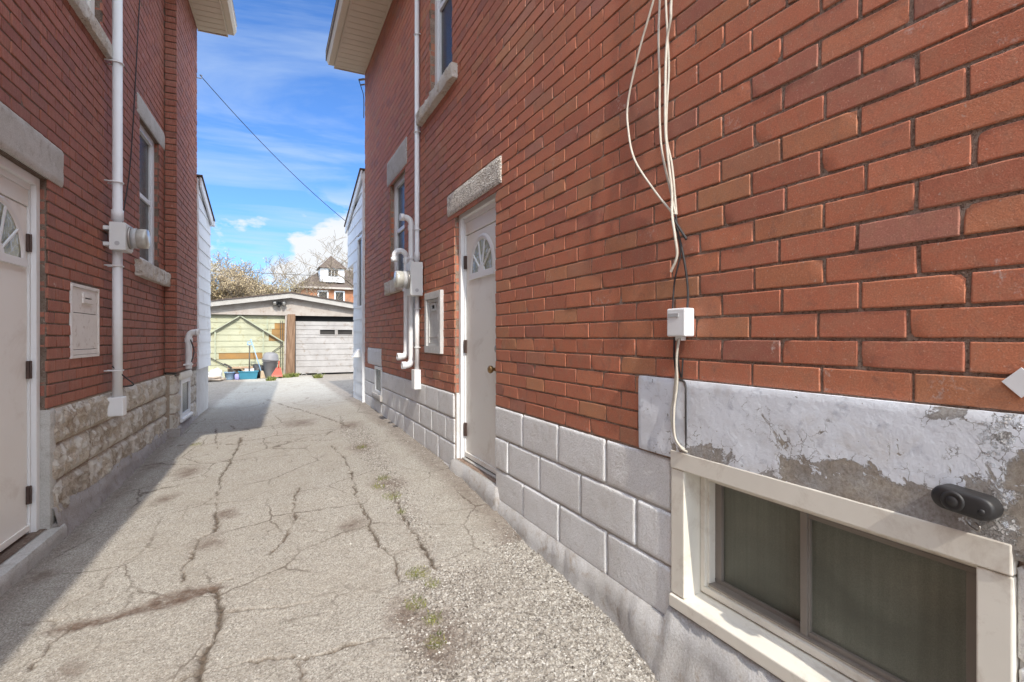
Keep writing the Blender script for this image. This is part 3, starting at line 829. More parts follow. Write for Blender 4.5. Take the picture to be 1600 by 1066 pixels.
lay(mb, .01, 3.0, ZL, 5.60, ZL, 0, (), .216, H_L, .010, 0, 36, (5, 4), .0005, 0, .014, .004)
mb.fr = f0
for h, s in ((d_l, 1), (v_up, 2), (v_lo, 3)):
    reveal(mb, h, -.0075, -.14, 1, 'lrtb')
    jamb_bricks(mb, LW, h[1], -1, max(h[2], ZL), h[3], ZL, H_L, .10, 60 + s)
    jamb_bricks(mb, LW, h[0], 1, max(h[2], ZL), h[3], ZL, H_L, .10, 70 + s)
reveal(mb, mk_l, -.0075, -.1, 1)
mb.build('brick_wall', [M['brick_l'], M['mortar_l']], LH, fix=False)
mb = MB(LW)
mb.box(1.0, UE - .03, -.5, -7.5, -.8, 5.6); mb.box(-3.0, 1.0, -.5, -7.5, -.8, 4.35); mb.box(-3.0, UE - .03, -.14, -.5, -.8, -.02); mb.box(1.0, UE - .03, -.16, -.5, 5.4, 5.6)
mb.box(-3.05, -3.0, -7.5, 0, -.8, 4.35); mb.box(.97, 1.0, -7.5, -.01, 4.3, 5.6)
mb.build('house_body', M['dark'], LH)
mb = MB(LW)
lay(mb, 3.96, UP, .13, ZL - .005, ZL - .005, .006, [d_l], .40, .226, .011, .1, 41, (34, 20), .004, 0, .05, .006, rough=.021, lenvar=.35, chip=.8, offs=.006, rfreq=17)
lay(mb, -2.0, 3.11, .13, ZL - .005, ZL - .005, .006, [d_l], .40, .226, .016, .1, 42, (10, 7), .004, 0, .05, .012, rough=.03, lenvar=.25, offs=.006)
lay(mb, UP, UE, .13, ZL - .005, ZL - .005, NP - .02, [b_ba], .40, .226, .011, .25, 43, (22, 14), .004, 0, .05, .006, rough=.02, lenvar=.35, offs=.006, rfreq=17)
sheet(mb, 3.93, UP + .03, -.1, ZL, -.004, [d_l], 1); sheet(mb, -2.0, 3.13, -.1, ZL, -.004, [d_l], 1)
sheet(mb, UP, UE, -.1, ZL - .004, NP - .03, [b_ba], 1)
mb.quad((UP + .004, -.03, -.1), (UP + .004, -.03, ZL), (UP + .004, NP - .025, ZL), (UP + .004, NP - .025, -.1), 1)
mb.quad((UE - .002, -.4, -.1), (UE - .002, -.4, ZL), (UE - .002, NP - .025, ZL), (UE - .002, NP - .025, -.1), 1)
reveal(mb, b_ba, NP - .03, NP - .2, 1)
mb.build('foundation', [M['stone'], M['cement']], LH, fix=False)
parging('foundation_parging', M['parge_l'], LW, LH, 3.957, UP + .05, lambda u: .19 + .02 * math.sin(u * 5), -.3, 8, .30, .012, du=.03, amp=.006)
parging('foundation_parging', M['parge_l'], LW, LH, UP + .03, UE, lambda u: .20, -.3, 9, .28, NP - .01, du=.03, amp=.006)
mb = MB(LW); mb.box(3.965, 4.05, -.05, .045, -.2, .11); mb.build('parging_return', M['parge_l'], LH, bevel=.012)
mb = MB(LW); mb.box(UP - .004, UP + .06, -.05, NP + .035, -.3, .195); mb.build('parging_return', M['parge_l'], LH, bevel=.01)
slab('door_pier', M['concrete'], LW, LH, 3.9455, 4.035, -.08, .016, -.12, .81, .004, .02, 22)
slab('door_sill', M['concrete'], LW, LH, 3.0, 4.03, -.10, .07, -.16, .09, .004, .02, 23)
fan_door(LH, LW, d_l, -.072, .262, .27, 1.70, M['door_l'], .105, (3.27, 1.0))
slab('lintel', M['concrete'], LW, LH, 2.93, 4.15, -.05, .016, 2.205, 2.437, .0035, .02, 24, .014)
slab('lintel', M['concrete'], LW, LH, 5.86, UP - .004, -.05, .012, 3.392, 3.582, .002, .03, 25)
slab('window_sill', M['stone'], LW, LH, 5.80, UP + .02, -.08, .06, 1.832, 1.985, .012, .02, 26)
slab('window_sill', M['stone'], LW, LH, 3.87, 5.02, -.08, .05, 3.46, 3.572, .010, .025, 27)
sash_window(LH, LW, v_lo, -.045, .085)
sash_window(LH, LW, v_up, -.045, .08, 'cream_pale')
sash_window(LH, LW, (b_ba[0] + .02, b_ba[1] - .02, b_ba[2] + .05, b_ba[3] - .10), NP + .004, .06, 'upvc', 'glass', False, .016)
slab('lintel', M['cream'], LW, LH, b_ba[0] - .03, b_ba[1] + .02, NP - .14, NP + .02, .735, .822, .002, .03, 28)
slab('window_sill', M['upvc'], LW, LH, b_ba[0] - .01, b_ba[1] + .02, NP - .14, NP + .03, .225, .27, .001, .03, 29)
mb = MB(LW)
ring(mb, 4.285, 4.808, 1.106, 1.614, .022, -.01, .010)
o = mb.build('hatch', M['milk_w'], LH, bevel=.003)
mb = MB(LW); mb.box(4.309, 4.784, -.01, .003, 1.42, 1.590); mb.box(4.309, 4.784, -.01, .004, 1.166, 1.415); mb.box(4.309, 4.784, -.01, .007, 1.13, 1.162)
mb.build('panel', M['milk_w'], o, bevel=.002)
mb = MB(LW); ring(mb, 4.47, 4.66, 1.49, 1.56, .03, .0035, .016); mb.box(4.505, 4.625, .004, .006, 1.51, 1.54, 1)
mb.build('slot', [M['milk_w'], M['dark']], o, bevel=.002)
eave(LH, LW, 1.0, UE + .05, NP, .36, 5.60)
mb = MB(LW); mb.box(1.0, UP, -.02, NP + .001, 5.60, 5.615); mb.build('soffit', M['tan'], LH)
roof_slab(LH, LW, .95, UE + .1, .60, 5.70, -4.0, 8.6)
roof_slab(LH, LW, -3.1, .95, .03, 4.38, -4.0, 6.9)  # low unseen front roof, shaped to keep the shadow strip narrow
# rear lean-to
LWt = lambda u: 3.50 - (u - UE) * .30
mb = MB(LW)
lapped(mb, UE, 9.50, .80, 3.6, NP + .012, .19, .012, LWt)
lw = mb.build('siding_wing', M['siding'], LH)
mb = MB(LW); mb.prism([(UE, -.3), (9.48, -.3), (9.48, 3.1), (UE, 3.45)], -3.0, NP - .025); mb.build('wing_body', M['siding'], LH)
mb = MB(LW); mb.box(UE + .002, 9.44, -1.0, NP - .006, -.3, .80); mb.build('wing_base', M['base_paint'], LH, bevel=.01)
mb = MB(LW)
mb.hexa([(UE - .02, -3.1, 3.51), (9.62, -3.1, 3.135), (9.62, NP + .07, 3.135), (UE - .02, NP + .07, 3.51), (UE - .02, -3.1, 3.535), (9.62, -3.1, 3.16), (9.62, NP + .07, 3.16), (UE - .02, NP + .07, 3.535)])
mb.build('wing_roof', M['shingle'], lw)
mb = MB(LW); mb.hexa([(UE, NP + .03, 3.37), (9.49, NP + .03, 3.03), (9.49, NP + .055, 3.03), (UE, NP + .055, 3.37), (UE, NP + .03, 3.503), (9.49, NP + .03, 3.163), (9.49, NP + .055, 3.163), (UE, NP + .055, 3.503)]); mb.build('rake_board', M['siding'], lw)
mb = MB(LW); mb.box(9.50, 9.60, -3.0, NP + .07, 3.05, 3.13); mb.build('wing_gutter', M['siding'], lw, bevel=.004)
# =================================================================== FIXTURES ON THE WALLS
def meter(fr, base, label, u0, u1, n0, n1, z0, z1, mu, mz, cu, cn, cr, ztop, low, lab_r):
    t = thing('electric_meter', label, 'electric meter', base, 'electric meters on the house walls')
    mb = MB(fr); mb.box(u0, u1, n0, n1, z0, z1); mb.box(u0 - .004, u1 + .004, n1, n1 + .006, z0 + .01, z1 - .01)
    mb.box(u0 + .02, u1 - .02, .0, n0, z0 + .03, z0 + .06); mb.box(u0 + .02, u1 - .02, .0, n0, z1 - .06, z1 - .03)
    bx = mb.build('meter_box', M['box_metal'], t, bevel=.005)
    mb = MB(fr); mb.lathe((u0 - .0015, (n0 + n1) / 2, z0 + .05), [(.017, -.001), (.017, .0015)], 16, 0, (-1, 0, 0)); mb.build('knockout', M['grey_metal'], bx)
    mb = MB(fr); mb.lathe((mu, n1 + .005, mz), [(.086, 0), (.091, .004), (.091, .016), (.086, .02)], 28, 0, (0, 1, 0))
    d = mb.build('dial', M['steel'], t)
    mb = MB(fr); mb.lathe((mu, n1 + .025, mz), [(.080, 0), (.080, .035)], 28, 0, (0, 1, 0)); mb.build('dial_base', M['grey_metal'], d)
    mb = MB(fr); mb.lathe((mu, n1 + .06, mz), [(.079, 0), (.079, .06), (.074, .068), (.0, .070)], 28, 0, (0, 1, 0)); mb.build('dial_cover', M['cover'], d)
    mb = MB(fr)
    mb.lathe((cu, cn, z1), [(cr * .9, 0), (cr * .9, .03), (cr * 1.22, .03), (cr * 1.22, .11), (cr, .115), (cr, ztop - z1)], 16)
    c1 = mb.build('conduit', M['pvc'], t)
    mb = MB(fr)
    zb = low
    mb.lathe((cu, cn, zb), [(cr * 1.0, 0), (cr, z0 - zb)], 16)
    mb.build('conduit', M['pvc'], t)
    z = z1 + .33
    while z < ztop:
        mb = MB(fr); mb.tube([(cu - cr * 1.25, .0, z), (cu - cr * 1.2, cn, z), (cu - cr * .7, cn + cr, z), (cu, cn + cr * 1.13, z), (cu + cr * .7, cn + cr, z), (cu + cr * 1.2, cn, z), (cu + cr * 1.25, 0, z)], .006, 6)
        mb.build('strap', M['pvc'], c1); z += .95
    for z in (z0 - .12, zb + .22):
        mb = MB(fr); mb.tube([(cu - cr * 1.25, .0, z), (cu - cr * 1.2, cn, z), (cu - cr * .7, cn + cr, z), (cu, cn + cr * 1.13, z), (cu + cr * .7, cn + cr, z), (cu + cr * 1.2, cn, z), (cu + cr * 1.25, 0, z)], .006, 6)
        mb.build('strap', M['pvc'], c1)
    return t
tt = NT('meter_cover'); M['cover'] = tt.out(tt.mix(tt.ramp(tt.noise(14, 3, .5), [(.4, 0), (.6, 1)]), (.62, .62, .57), (.46, .46, .42)), .12, None, .7)

tR = meter(RW, RW.pt(4.85, .06, 1.6), 'pale electric meter and box with white conduit beside the grey hatch on the right wall', 4.765, 4.925, .01, .125, 1.645, 1.965, 4.845, 1.80, 4.90, .03, .023, 5.25, .93, '')
mb = MB(RW); mb.box(4.85, 4.96, .004, .07, .745, .935); mb.build('end_box', M['pvc'], tR, bevel=.004)
mb = MB(RW); mb.box(4.93, 5.14, .002, .02, 1.20, 1.75); mb.build('backing_plate', M['grey_metal'], tR, bevel=.003)
tL = meter(LW, LW.pt(4.98, .08, 1.9), 'grey electric meter and box on thick white conduit on the left house wall', 4.89, 5.08, .045, .15, 1.935, 2.15, 4.985, 2.045, 4.985, .075, .034, 5.50, .765, '')
mb = MB(LW); mb.box(4.94, 5.035, .02, .125, .625, .775); mb.build('end_box', M['pvc'], tL, bevel=.008)

def elbow(c, r, a0, a1, k, f):
    return [f(c[0] + r * math.cos(a0 + (a1 - a0) * i / k), c[1] + r * math.sin(a0 + (a1 - a0) * i / k)) for i in range(k + 1)]
def vent_pipe(fr, label, u, n, zb, zt, r, hook, foot, grp, drop=.05):
    t = thing('vent_pipe', label, 'vent pipe', fr.pt(u, n, zb), grp)
    ang = math.pi if hook == 'cane' else math.pi * .5
    R0 = .062
    top = elbow((n + R0, zt), R0, math.pi, math.pi - ang, 12, lambda a, b: (u, a, b))
    path = [(u, n, zb), (u, n, zt - .03)] + top + ([(u, n + 2 * R0, zt - drop)] if hook == 'cane' else [(u, n + R0 + .05, zt + R0)])
    mb = MB(fr); mb.tube(path, r, 14, 0, True)
    mb.lathe((u, n, zt - .06), [(r * 1.22, 0), (r * 1.22, .05)], 14)
    p = mb.build('pipe', M['pvc'], t, fix=False)
    mb = MB(fr)
    e = path[-1]
    ax = (0, 0, -1) if hook == 'cane' else (0, 1, 0)
    mb.lathe(tuple(Vector(e) - Vector(ax) * .02), [(r * 1.02, -.02), (r * 1.22, -.02), (r * 1.22, .022), (r * .95, .022), (r * .95, -.01)], 14, 0, ax, .5, False)
    mb.build('outlet', M['pvc'], t, fix=False)
    if foot:
        mb = MB(fr)
        q = elbow((n + .05, zb), .05, math.pi, math.pi * 1.5, 8, lambda a, b: (u, a, b))
        mb.tube(q + [(u, n + .075, zb - .05)], r * 1.12, 14, 0, True)
        mb.lathe((u, n + .075, zb - .05), [(r * 1.3, -.02), (r * 1.3, .02), (r * .9, .022), (r * .9, .0)], 14, 0, (0, 1, 0), .5, True)
        mb.build('foot_elbow', M['pvc'], t, fix=False)
    mb = MB(fr); mb.box(u - r * 1.3, u + r * 1.3, 0, n + r * 1.12, zt - .35, zt - .33); mb.build('strap', M['pvc'], t)
    return t
VG = 'white vent pipes on the house walls'
vent_pipe(RW, 'straight white vent pipe with a quarter bend at its top, behind the right meter box', 5.06, .045, 1.02, 2.38, .029, 'bend', True, VG)
vent_pipe(RW, 'white vent pipe hooked over like a cane beside the far window on the right', 5.24, .05, 1.10, 2.075, .029, 'cane', True, VG)
vent_pipe(LW, 'short white vent pipe elbow above the basement window of the left house', 7.42, NP + .05, .86, 1.25, .036, 'bend', False, VG)

# telephone box and its cables
t = thing('telephone_box', 'small white telephone junction box between hanging cables on the right brick wall', 'junction box', RW.pt(1.385, 0, 1.25))
mb = MB(RW); mb.box(1.335, 1.425, .004, .050, 1.252, 1.352); bx = mb.build('box', M['pvc'], t, bevel=.006, seg=3)
mb = MB(RW); mb.box(1.365, 1.415, .0505, .0525, 1.322, 1.334); mb.build('label_plate', M['grey_metal'], bx)
mb = MB(RW); mb.box(1.372, 1.404, .008, .03, 1.238, 1.252); mb.build('cable_clamp', M['pvc'], bx, bevel=.002)
CAB = {
 'A': [(1.503, 2.519), (1.595, 2.36), (1.67, 2.202), (1.661, 2.083), (1.614, 1.951), (1.514, 1.811), (1.412, 1.692)],
 'B': [(1.479, 2.504), (1.489, 2.367), (1.492, 2.201), (1.486, 2.055), (1.465, 1.929), (1.435, 1.802), (1.409, 1.692)],
 'C': [(1.452, 2.488), (1.445, 2.344), (1.448, 2.228), (1.455, 2.066), (1.445, 1.969), (1.425, 1.869), (1.409, 1.692)],
 'D': [(1.406, 2.461), (1.412, 2.395), (1.438, 2.34), (1.442, 2.225), (1.435, 2.012), (1.428, 1.893), (1.415, 1.774), (1.406, 1.691), (1.387, 1.607), (1.387, 1.539), (1.419, 1.486)],
 'E': [(1.412, 1.692), (1.393, 1.659), (1.35, 1.592)],
 'F': [(1.409, 1.692), (1.393, 1.586), (1.399, 1.541), (1.422, 1.451), (1.425, 1.345)],
 'G': [(1.399, 1.644), (1.368, 1.536), (1.356, 1.423), (1.353, 1.345)],
 'H': [(1.378, 1.245), (1.393, 1.175), (1.399, 1.083), (1.409, 0.99), (1.399, 0.9), (1.374, 0.859), (1.35, 0.848)],
 'H2': [(1.390, 1.243), (1.409, 1.128), (1.422, 1.035), (1.425, 0.965), (1.403, 0.881), (1.368, 0.853)],
 'I': [(1.412, 1.25), (1.415, 1.174), (1.409, 1.105), (1.368, 1.09), (1.356, 1.042), (1.362, 0.951), (1.365, 0.86)],
 'I2': [(1.403, 1.25), (1.406, 1.151), (1.393, 1.106), (1.377, 1.175)],
}
CG = 'cables hanging on the right brick wall'
def spline(pts, k=6):
    out = []
    P = [Vector(p) for p in pts]; P = [P[0] * 2 - P[1]] + P + [P[-1] * 2 - P[-2]]
    for i in range(1, len(P) - 2):
        for j in range(k):
            t = j / k
            a, b, c, d = P[i - 1], P[i], P[i + 1], P[i + 2]
            out.append(.5 * ((2 * b) + (c - a) * t + (2 * a - 5 * b + 4 * c - d) * t * t + (3 * b - a - 3 * c + d) * t ** 3))
    out.append(P[-2]); return [tuple(p) for p in out]
def cable(key, r, mat, n, label, up=0, dn=0):
    pts = [(u, n + .006 * math.sin(i * 1.7 + len(key)), z) for i, (u, z) in enumerate(CAB[key])]
    if up:
        (u0, n0, z0), (u1, n1, z1) = pts[0], pts[1]
        s = (u0 - u1) / (z0 - z1)
        pts = [(u0 + s * .5 - .03, n0, z0 + .75), (u0 + s * .35, n0, z0 + .38)] + pts
    mb = MB(RW); mb.tube(spline(pts), r, 7)
    o = mb.build('cable', M[mat], None, RW.pt(*pts[-1]), fix=False)
    return tag(o, label, 'cable', CG)
cable('A', .0042, 'cable_w', .035, 'white cable bowing far out to the left of the hanging cable bundle', 1)
cable('B', .0042, 'cable_w', .028, 'white cable hanging almost straight just right of the bowed cable', 1)
cable('C', .0042, 'cable_w', .024, 'thin white cable running straight down the middle of the cable bundle', 1)
cable('D', .0050, 'cable_w', .040, 'twisted white cable with a cut loose end just above the junction box', 1)
cable('E', .0050, 'cable_k', .034, 'short black cable stub sticking out to the right at the knot of the bundle')
cable('F', .0032, 'cable_k', .016, 'thin black cable dropping from the knot to the left side of the junction box')
cable('G', .0042, 'cable_k', .022, 'thicker black cable dropping from the knot to the right side of the junction box')
cable('H', .0042, 'cable_w', .030, 'white cable from the bottom of the junction box curling at the window corner')
cable('H2', .0036, 'cable_w', .024, 'thin white cable bowing left below the junction box over the peeling lintel')
cable('I', .0036, 'cable_k', .020, 'black cable kinking right and crossing the peeling lintel below the junction box')
cable('I2', .0032, 'cable_k', .014, 'short black cable loop tied just below the junction box')
mb = MB(LW); mb.tube(spline([(6.05, .012, 5.5), (5.85, .014, 4.2), (5.62, .012, 2.9), (5.40, .014, 2.35), (5.22, .014, 1.9), (5.16, .02, 1.2), (5.06, .04, .98)]) , .005, 6)
tag(mb.build('cable', M['cable_k'], None, LW.pt(5.16, .02, 1.2), fix=False), 'long thin black cable running down the left house wall beside the conduit', 'cable')
mb = MB(LW); mb.tube(spline([(4.95, .05, 1.02), (5.00, .13, .92), (5.12, .15, .86), (5.13, .10, .845), (5.04, .05, .86)]), .005, 7)
tag(mb.build('cable', M['cable_k'], None, LW.pt(5.0, .05, .9), fix=False), 'short black cable looped around the foot of the left conduit', 'cable')
mb = MB(LW); mb.tube(spline([(7.36, NP + .08, 1.22), (7.40, NP + .11, 1.08), (7.30, NP + .10, .95)]), .007, 7)
tag(mb.build('cable', M['cable_k'], None, LW.pt(7.36, NP + .08, 1.0), fix=False), 'black cable drooping beside the short vent elbow of the left house', 'cable')

# black camera over the window
t = thing('wall_camera', 'black oval wall camera with a round lens, on the peeling lintel right of the window', 'camera', RW.pt(.555, .02, .905))
cf = Fr(RW.pt(.556, .016, .906), RW.U + Vector((0, 0, .10)), RW.N, Vector((0, -.10, 1)))
mb = MB(cf)
st = [(.031 + .0245 * math.cos(a), .0245 * math.sin(a)) for a in [(-.5 + i / 14) * math.pi for i in range(15)]] + [(-.031 + .0245 * math.cos(a), .0245 * math.sin(a)) for a in [(.5 + i / 14) * math.pi for i in range(15)]]
k = len(st); prof = [(1, 0), (1, .028), (.97, .034), (.88, .038), (.6, .040), (0.02, .0405)]
vs = [(p * s if s > .5 else p * s, d, q * s) for s, d in prof for p, q in st]
mb.add(vs, [(i * k + j, i * k + (j + 1) % k, (i + 1) * k + (j + 1) % k, (i + 1) * k + j) for i in range(len(prof) - 1) for j in range(k)], 0, .5, True)
bd = mb.build('body', M['black'], t, fix=True)
mb = MB(cf); mb.lathe((.012, .039, 0), [(.021, 0), (.021, .004), (.016, .006), (.012, .003), (.010, .006), (.002, .007)], 20, 0, (0, 1, 0)); mb.build('lens', M['black'], bd, fix=False)
mb = MB(cf); mb.lathe((-.036, .036, -.004), [(.006, 0), (.006, .004), (.001, .005)], 12, 0, (0, 1, 0)); mb.build('button', M['black'], bd, fix=False)
mb = MB(RW); mb.tube(spline([(.552, .03, .884), (.556, .032, .868), (.548, .034, .858), (.534, .036, .853), (.53, .038, .862), (.538, .036, .868)]), .0022, 6); mb.build('wire', M['steel'], t, fix=False)
# white diamond plate
mb = MB(RW); mb.prism([(.508, 1.160), (.478, 1.190), (.448, 1.160), (.478, 1.130)], .003, .006)
tag(mb.build('diamond_plate', M['pvc'], None, RW.pt(.478, .004, 1.16)), 'small white diamond shaped plate stuck on the right brick wall at the picture edge', 'plate')
# overhead wire between the houses
A_, B_ = LW.pt(UE + .005, NP + .03, 4.95), RW.pt(9.72, .05, 3.36)
mb = MB(); mb.tube([tuple(A_.lerp(B_, i / 14) + Vector((0, 0, -.10 * 4 * (i / 14) * (1 - i / 14)))) for i in range(15)], .0048, 6)
o = mb.build('overhead_wire', M['cable_k'], None, A_, fix=False)
tag(o, 'dark overhead wire sloping from the left house corner down to the right lean-to roof', 'wire')
mb = MB(); mb.tube([tuple(A_ + Vector((-.03, -.02, -.06))), tuple(A_ + Vector((.02, .0, -.05))), tuple(A_ + Vector((.03, .01, .0))), tuple(A_)], .006, 6); mb.build('hook', M['steel'], o, fix=False)
# bracket with wires under the right eave corner
t = thing('wire_bracket', 'small dark bracket with loose wires at the right house corner under the eave', 'bracket', RW.pt(8.03, .05, 5.0))
mb = MB(RW); mb.bar((8.045, .0, 5.20), (8.05, .09, 5.17), .025, .025); mb.bar((8.045, .0, 5.12), (8.05, .06, 5.10), .018, .018); mb.build('arm', M['steel'], t)
mb = MB(RW); mb.tube(spline([(8.05, .085, 5.17), (8.045, .05, 5.06), (8.04, .015, 4.92), (8.04, .014, 4.6)]), .006, 6); mb.build('wire', M['cable_k'], t, fix=False)

# =================================================================== GARAGE AND WHAT STANDS IN FRONT OF IT
M['wood_w'] = simple('peeling_white_wood', (.47, .43, .39), (.37, .32, .28), 3, .75, 60, .3, .004, .2, (.29, .20, .15))
M['wood_fascia'] = simple('grey_white_board', (.46, .44, .41), (.385, .36, .33), 5, .7, 60, .3, .004, .2, (.40, .36, .31))
M['green'] = simple('faded_green_board', (.47, .47, .33), (.40, .40, .28), 2.2, .6, 40, .2, .003, .25, (.33, .29, .15))
M['rust'] = simple('rusted_board', (.36, .20, .07), (.27, .17, .08), 4, .8, 60, .3, .003, .15, (.30, .17, .07))
M['door_w'] = simple('greyed_white_board', (.43, .41, .395), (.33, .31, .295), 2.4, .65, 40, .2, .003, .25, (.25, .205, .165))
M['brace'] = simple('pale_green_steel', (.44, .47, .34), (.36, .38, .28), 6, .5, 50, .1, .002, .35, (.35, .26, .15))
M['brace_d'] = simple('dark_steel', (.07, .065, .06), (.11, .09, .07), 8, .6)
tt = NT('weathered_post')
gcol = tt.noise(1, 5, .6, .3, tt.scaled((45, 45, 2.5)))
M['post'] = tt.out(tt.ramp(gcol, [(.3, (.11, .065, .04)), (.5, (.22, .135, .085)), (.7, (.31, .205, .135))]), .85, tt.bump(gcol, .6, .008), .2)
GY = 17.0
GAR = thing('garage', 'old double garage at the end of the drive with green and white board doors', 'garage', (.65, GY + 3, .05))
cx, sl = .65, .152
zr = lambda x, z: z - sl * abs(x - cx)
mb = MB()
x0, x1 = -3.3, 4.6
poly = [(x0, 1.91), (x1, 1.91), (x1, zr(x1, 2.50)), (cx, 2.50), (x0, zr(x0, 2.50))]
mb.prism(poly, GY, GY + .06)
mb.box(x0, x0 + .25, GY, GY + .06, -.1, 1.91); mb.box(x1 - .25, x1, GY, GY + .06, -.1, 1.91)
mb.build('header_wall', M['wood_w'], GAR)
mb = MB(); mb.box(cx - .135, cx - .12, GY - .006, GY, 1.93, 2.45); mb.build('joint_strip', M['wood_fascia'], GAR)
mb = MB()
for s in (-1, 1):
    xe = x0 - .2 if s < 0 else x1 + .2
    mb.hexa([(cx, GY - .20, 2.44), (xe, GY - .20, zr(xe, 2.44)), (xe, GY - .16, zr(xe, 2.44)), (cx, GY - .16, 2.44), (cx, GY - .20, 2.585), (xe, GY - .20, zr(xe, 2.585)), (xe, GY - .16, zr(xe, 2.585)), (cx, GY - .16, 2.585)])
mb.build('fascia', M['wood_fascia'], GAR)
mb = MB()
for s in (-1, 1):
    xe = x0 - .25 if s < 0 else x1 + .25
    mb.hexa([(cx, GY - .23, 2.587), (xe, GY - .23, zr(xe, 2.587)), (xe, GY + 6.2, zr(xe, 2.587)), (cx, GY + 6.2, 2.587), (cx, GY - .23, 2.62), (xe, GY - .23, zr(xe, 2.62)), (xe, GY + 6.2, zr(xe, 2.62)), (cx, GY + 6.2, 2.62)])
mb.build('roof', M['shingle'], GAR)
mb = MB(); mb.box(x0, x0 + .1, GY + .06, GY + 6, -.1, 1.95); mb.box(x1 - .1, x1, GY + .06, GY + 6, -.1, 1.95); mb.box(x0, x1, GY + 5.9, GY + 6, -.1, 1.95)
mb.build('side_wall', M['wood_w'], GAR)
# left door, green boards with rusted pieces
mb = MB()
bz = [.07, .27, .44, .61, .79, .97, 1.14, 1.32, 1.50, 1.68, 1.91]
rg = random.Random(5)
for i in range(len(bz) - 1):
    cuts = [(-3.05, .50, 0)]
    if i == 3: cuts = [(-3.05, -1.26, 0), (-1.26, -.12, 1), (-.12, .50, 0)]
    if i in (6, 7, 8): cuts = [(-3.05, .05 + .08 * (i - 6), 0), (.05 + .08 * (i - 6), .50, 1)]
    for a, b, m in cuts:
        mb.hexa([(a, GY + .10, bz[i]), (b, GY + .10, bz[i]), (b, GY + .13, bz[i]), (a, GY + .13, bz[i]), (a, GY + .115, bz[i + 1]), (b, GY + .115, bz[i + 1]), (b, GY + .13, bz[i + 1]), (a, GY + .13, bz[i + 1])], m)
gd = mb.build('garage_door', [M['green'], M['rust']], GAR, fix=False)
gd['label'] = 'faded green board door with rusted pieces and steel braces'
mb = MB()
y = GY + .06
for a, b, w in (((-1.95, y, 1.05), (-.72, y, 1.88), .05), ((-.70, y, 1.88), (.43, y, 1.12), .05)): mb.bar(a, b, w, .03)
for x, za, zb in ((-1.35, .60, 1.42), (-.10, .62, 1.42), (.01, 1.50, 1.78)): mb.bar((x, y, za), (x, y, zb), .035, .03)
mb.build('brace', M['brace'], gd)
mb = MB()
for a, b in (((-1.8, y, .85), (-1.04, y, .40)), ((.0, y, .68), (.43, y, 1.03)), ((-1.36, y - .02, 1.42), (-.74, y - .02, 1.83)), ((-.62, y - .02, 1.80), (.42, y - .02, 1.09))): mb.bar(a, b, .022, .02)
for x in (.37, .43): mb.bar((x, y, .2), (x, y, 1.75), .018, .02)
mb.build('spring_bar', M['brace_d'], gd)
# right door, white boards
mb = MB()
bz = [.13, .34, .53, .70, .88, 1.06, 1.24, 1.33, 1.49, 1.62, 1.74]
wins = [(1.50, 1.95), (2.03, 2.48), (2.56, 3.0)]
for i in range(len(bz) - 1):
    segs = [(.80, 4.32)]
    if i == 7: segs = [(.80, 1.50), (1.95, 2.03), (2.48, 2.56), (3.0, 4.32)]
    for a, b in segs:
        mb.hexa([(a, GY + .08, bz[i]), (b, GY + .08, bz[i]), (b, GY + .12, bz[i]), (a, GY + .12, bz[i]), (a, GY + .092, bz[i + 1]), (b, GY + .092, bz[i + 1]), (b, GY + .12, bz[i + 1]), (a, GY + .12, bz[i + 1])])
rd = mb.build('garage_door', M['door_w'], GAR, fix=False); rd['label'] = 'greyed white board door with a row of slot windows'
for a, b in wins:
    mb = MB(); mb.quad((a, GY + .118, 1.33), (b, GY + .118, 1.33), (b, GY + .118, 1.49), (a, GY + .118, 1.49)); mb.build('pane', M['glass'], rd, fix=False)
    mb = MB(); ring(mb, a - .015, b + .015, 1.318, 1.502, .018, GY + .068, GY + .088); mb.build('window_trim', M['door_w'], rd)
mb = MB(); mb.box(.78, 4.33, GY + .14, GY + .2, .0, 1.91); mb.box(-3.05, .5, GY + .16, GY + .2, -.1, 1.91); mb.build('dark_backing', M['dark'], GAR)  # near-black sheets behind the doors stand in for the unlit garage inside
for xx in (.98, 1.42):
    mb = MB(); mb.tube(spline([(xx - .06, GY - .02, .03), (xx, GY - .05, .12), (xx + .10, GY - .03, .115), (xx + .16, GY + .02, .05)]), .012, 6); mb.build('handle', M['steel'], rd, fix=False)
mb = MB(); mb.hexa([(.51, GY - .07, -.02), (.76, GY - .07, -.02), (.76, GY + .12, -.02), (.51, GY + .12, -.02), (.565, GY - .07, 1.95), (.785, GY - .07, 1.95), (.785, GY + .12, 1.95), (.565, GY + .12, 1.95)])
mb.build('door_post', M['post'], GAR, bevel=.01)
mb = MB(); mb.hexa([(.455, GY - .03, -.02), (.505, GY - .03, -.02), (.505, GY + .04, -.02), (.455, GY + .04, -.02), (.50, GY - .03, 1.9), (.55, GY - .03, 1.9), (.55, GY + .04, 1.9), (.50, GY + .04, 1.9)]); mb.build('door_jamb', M['wood_w'], GAR)
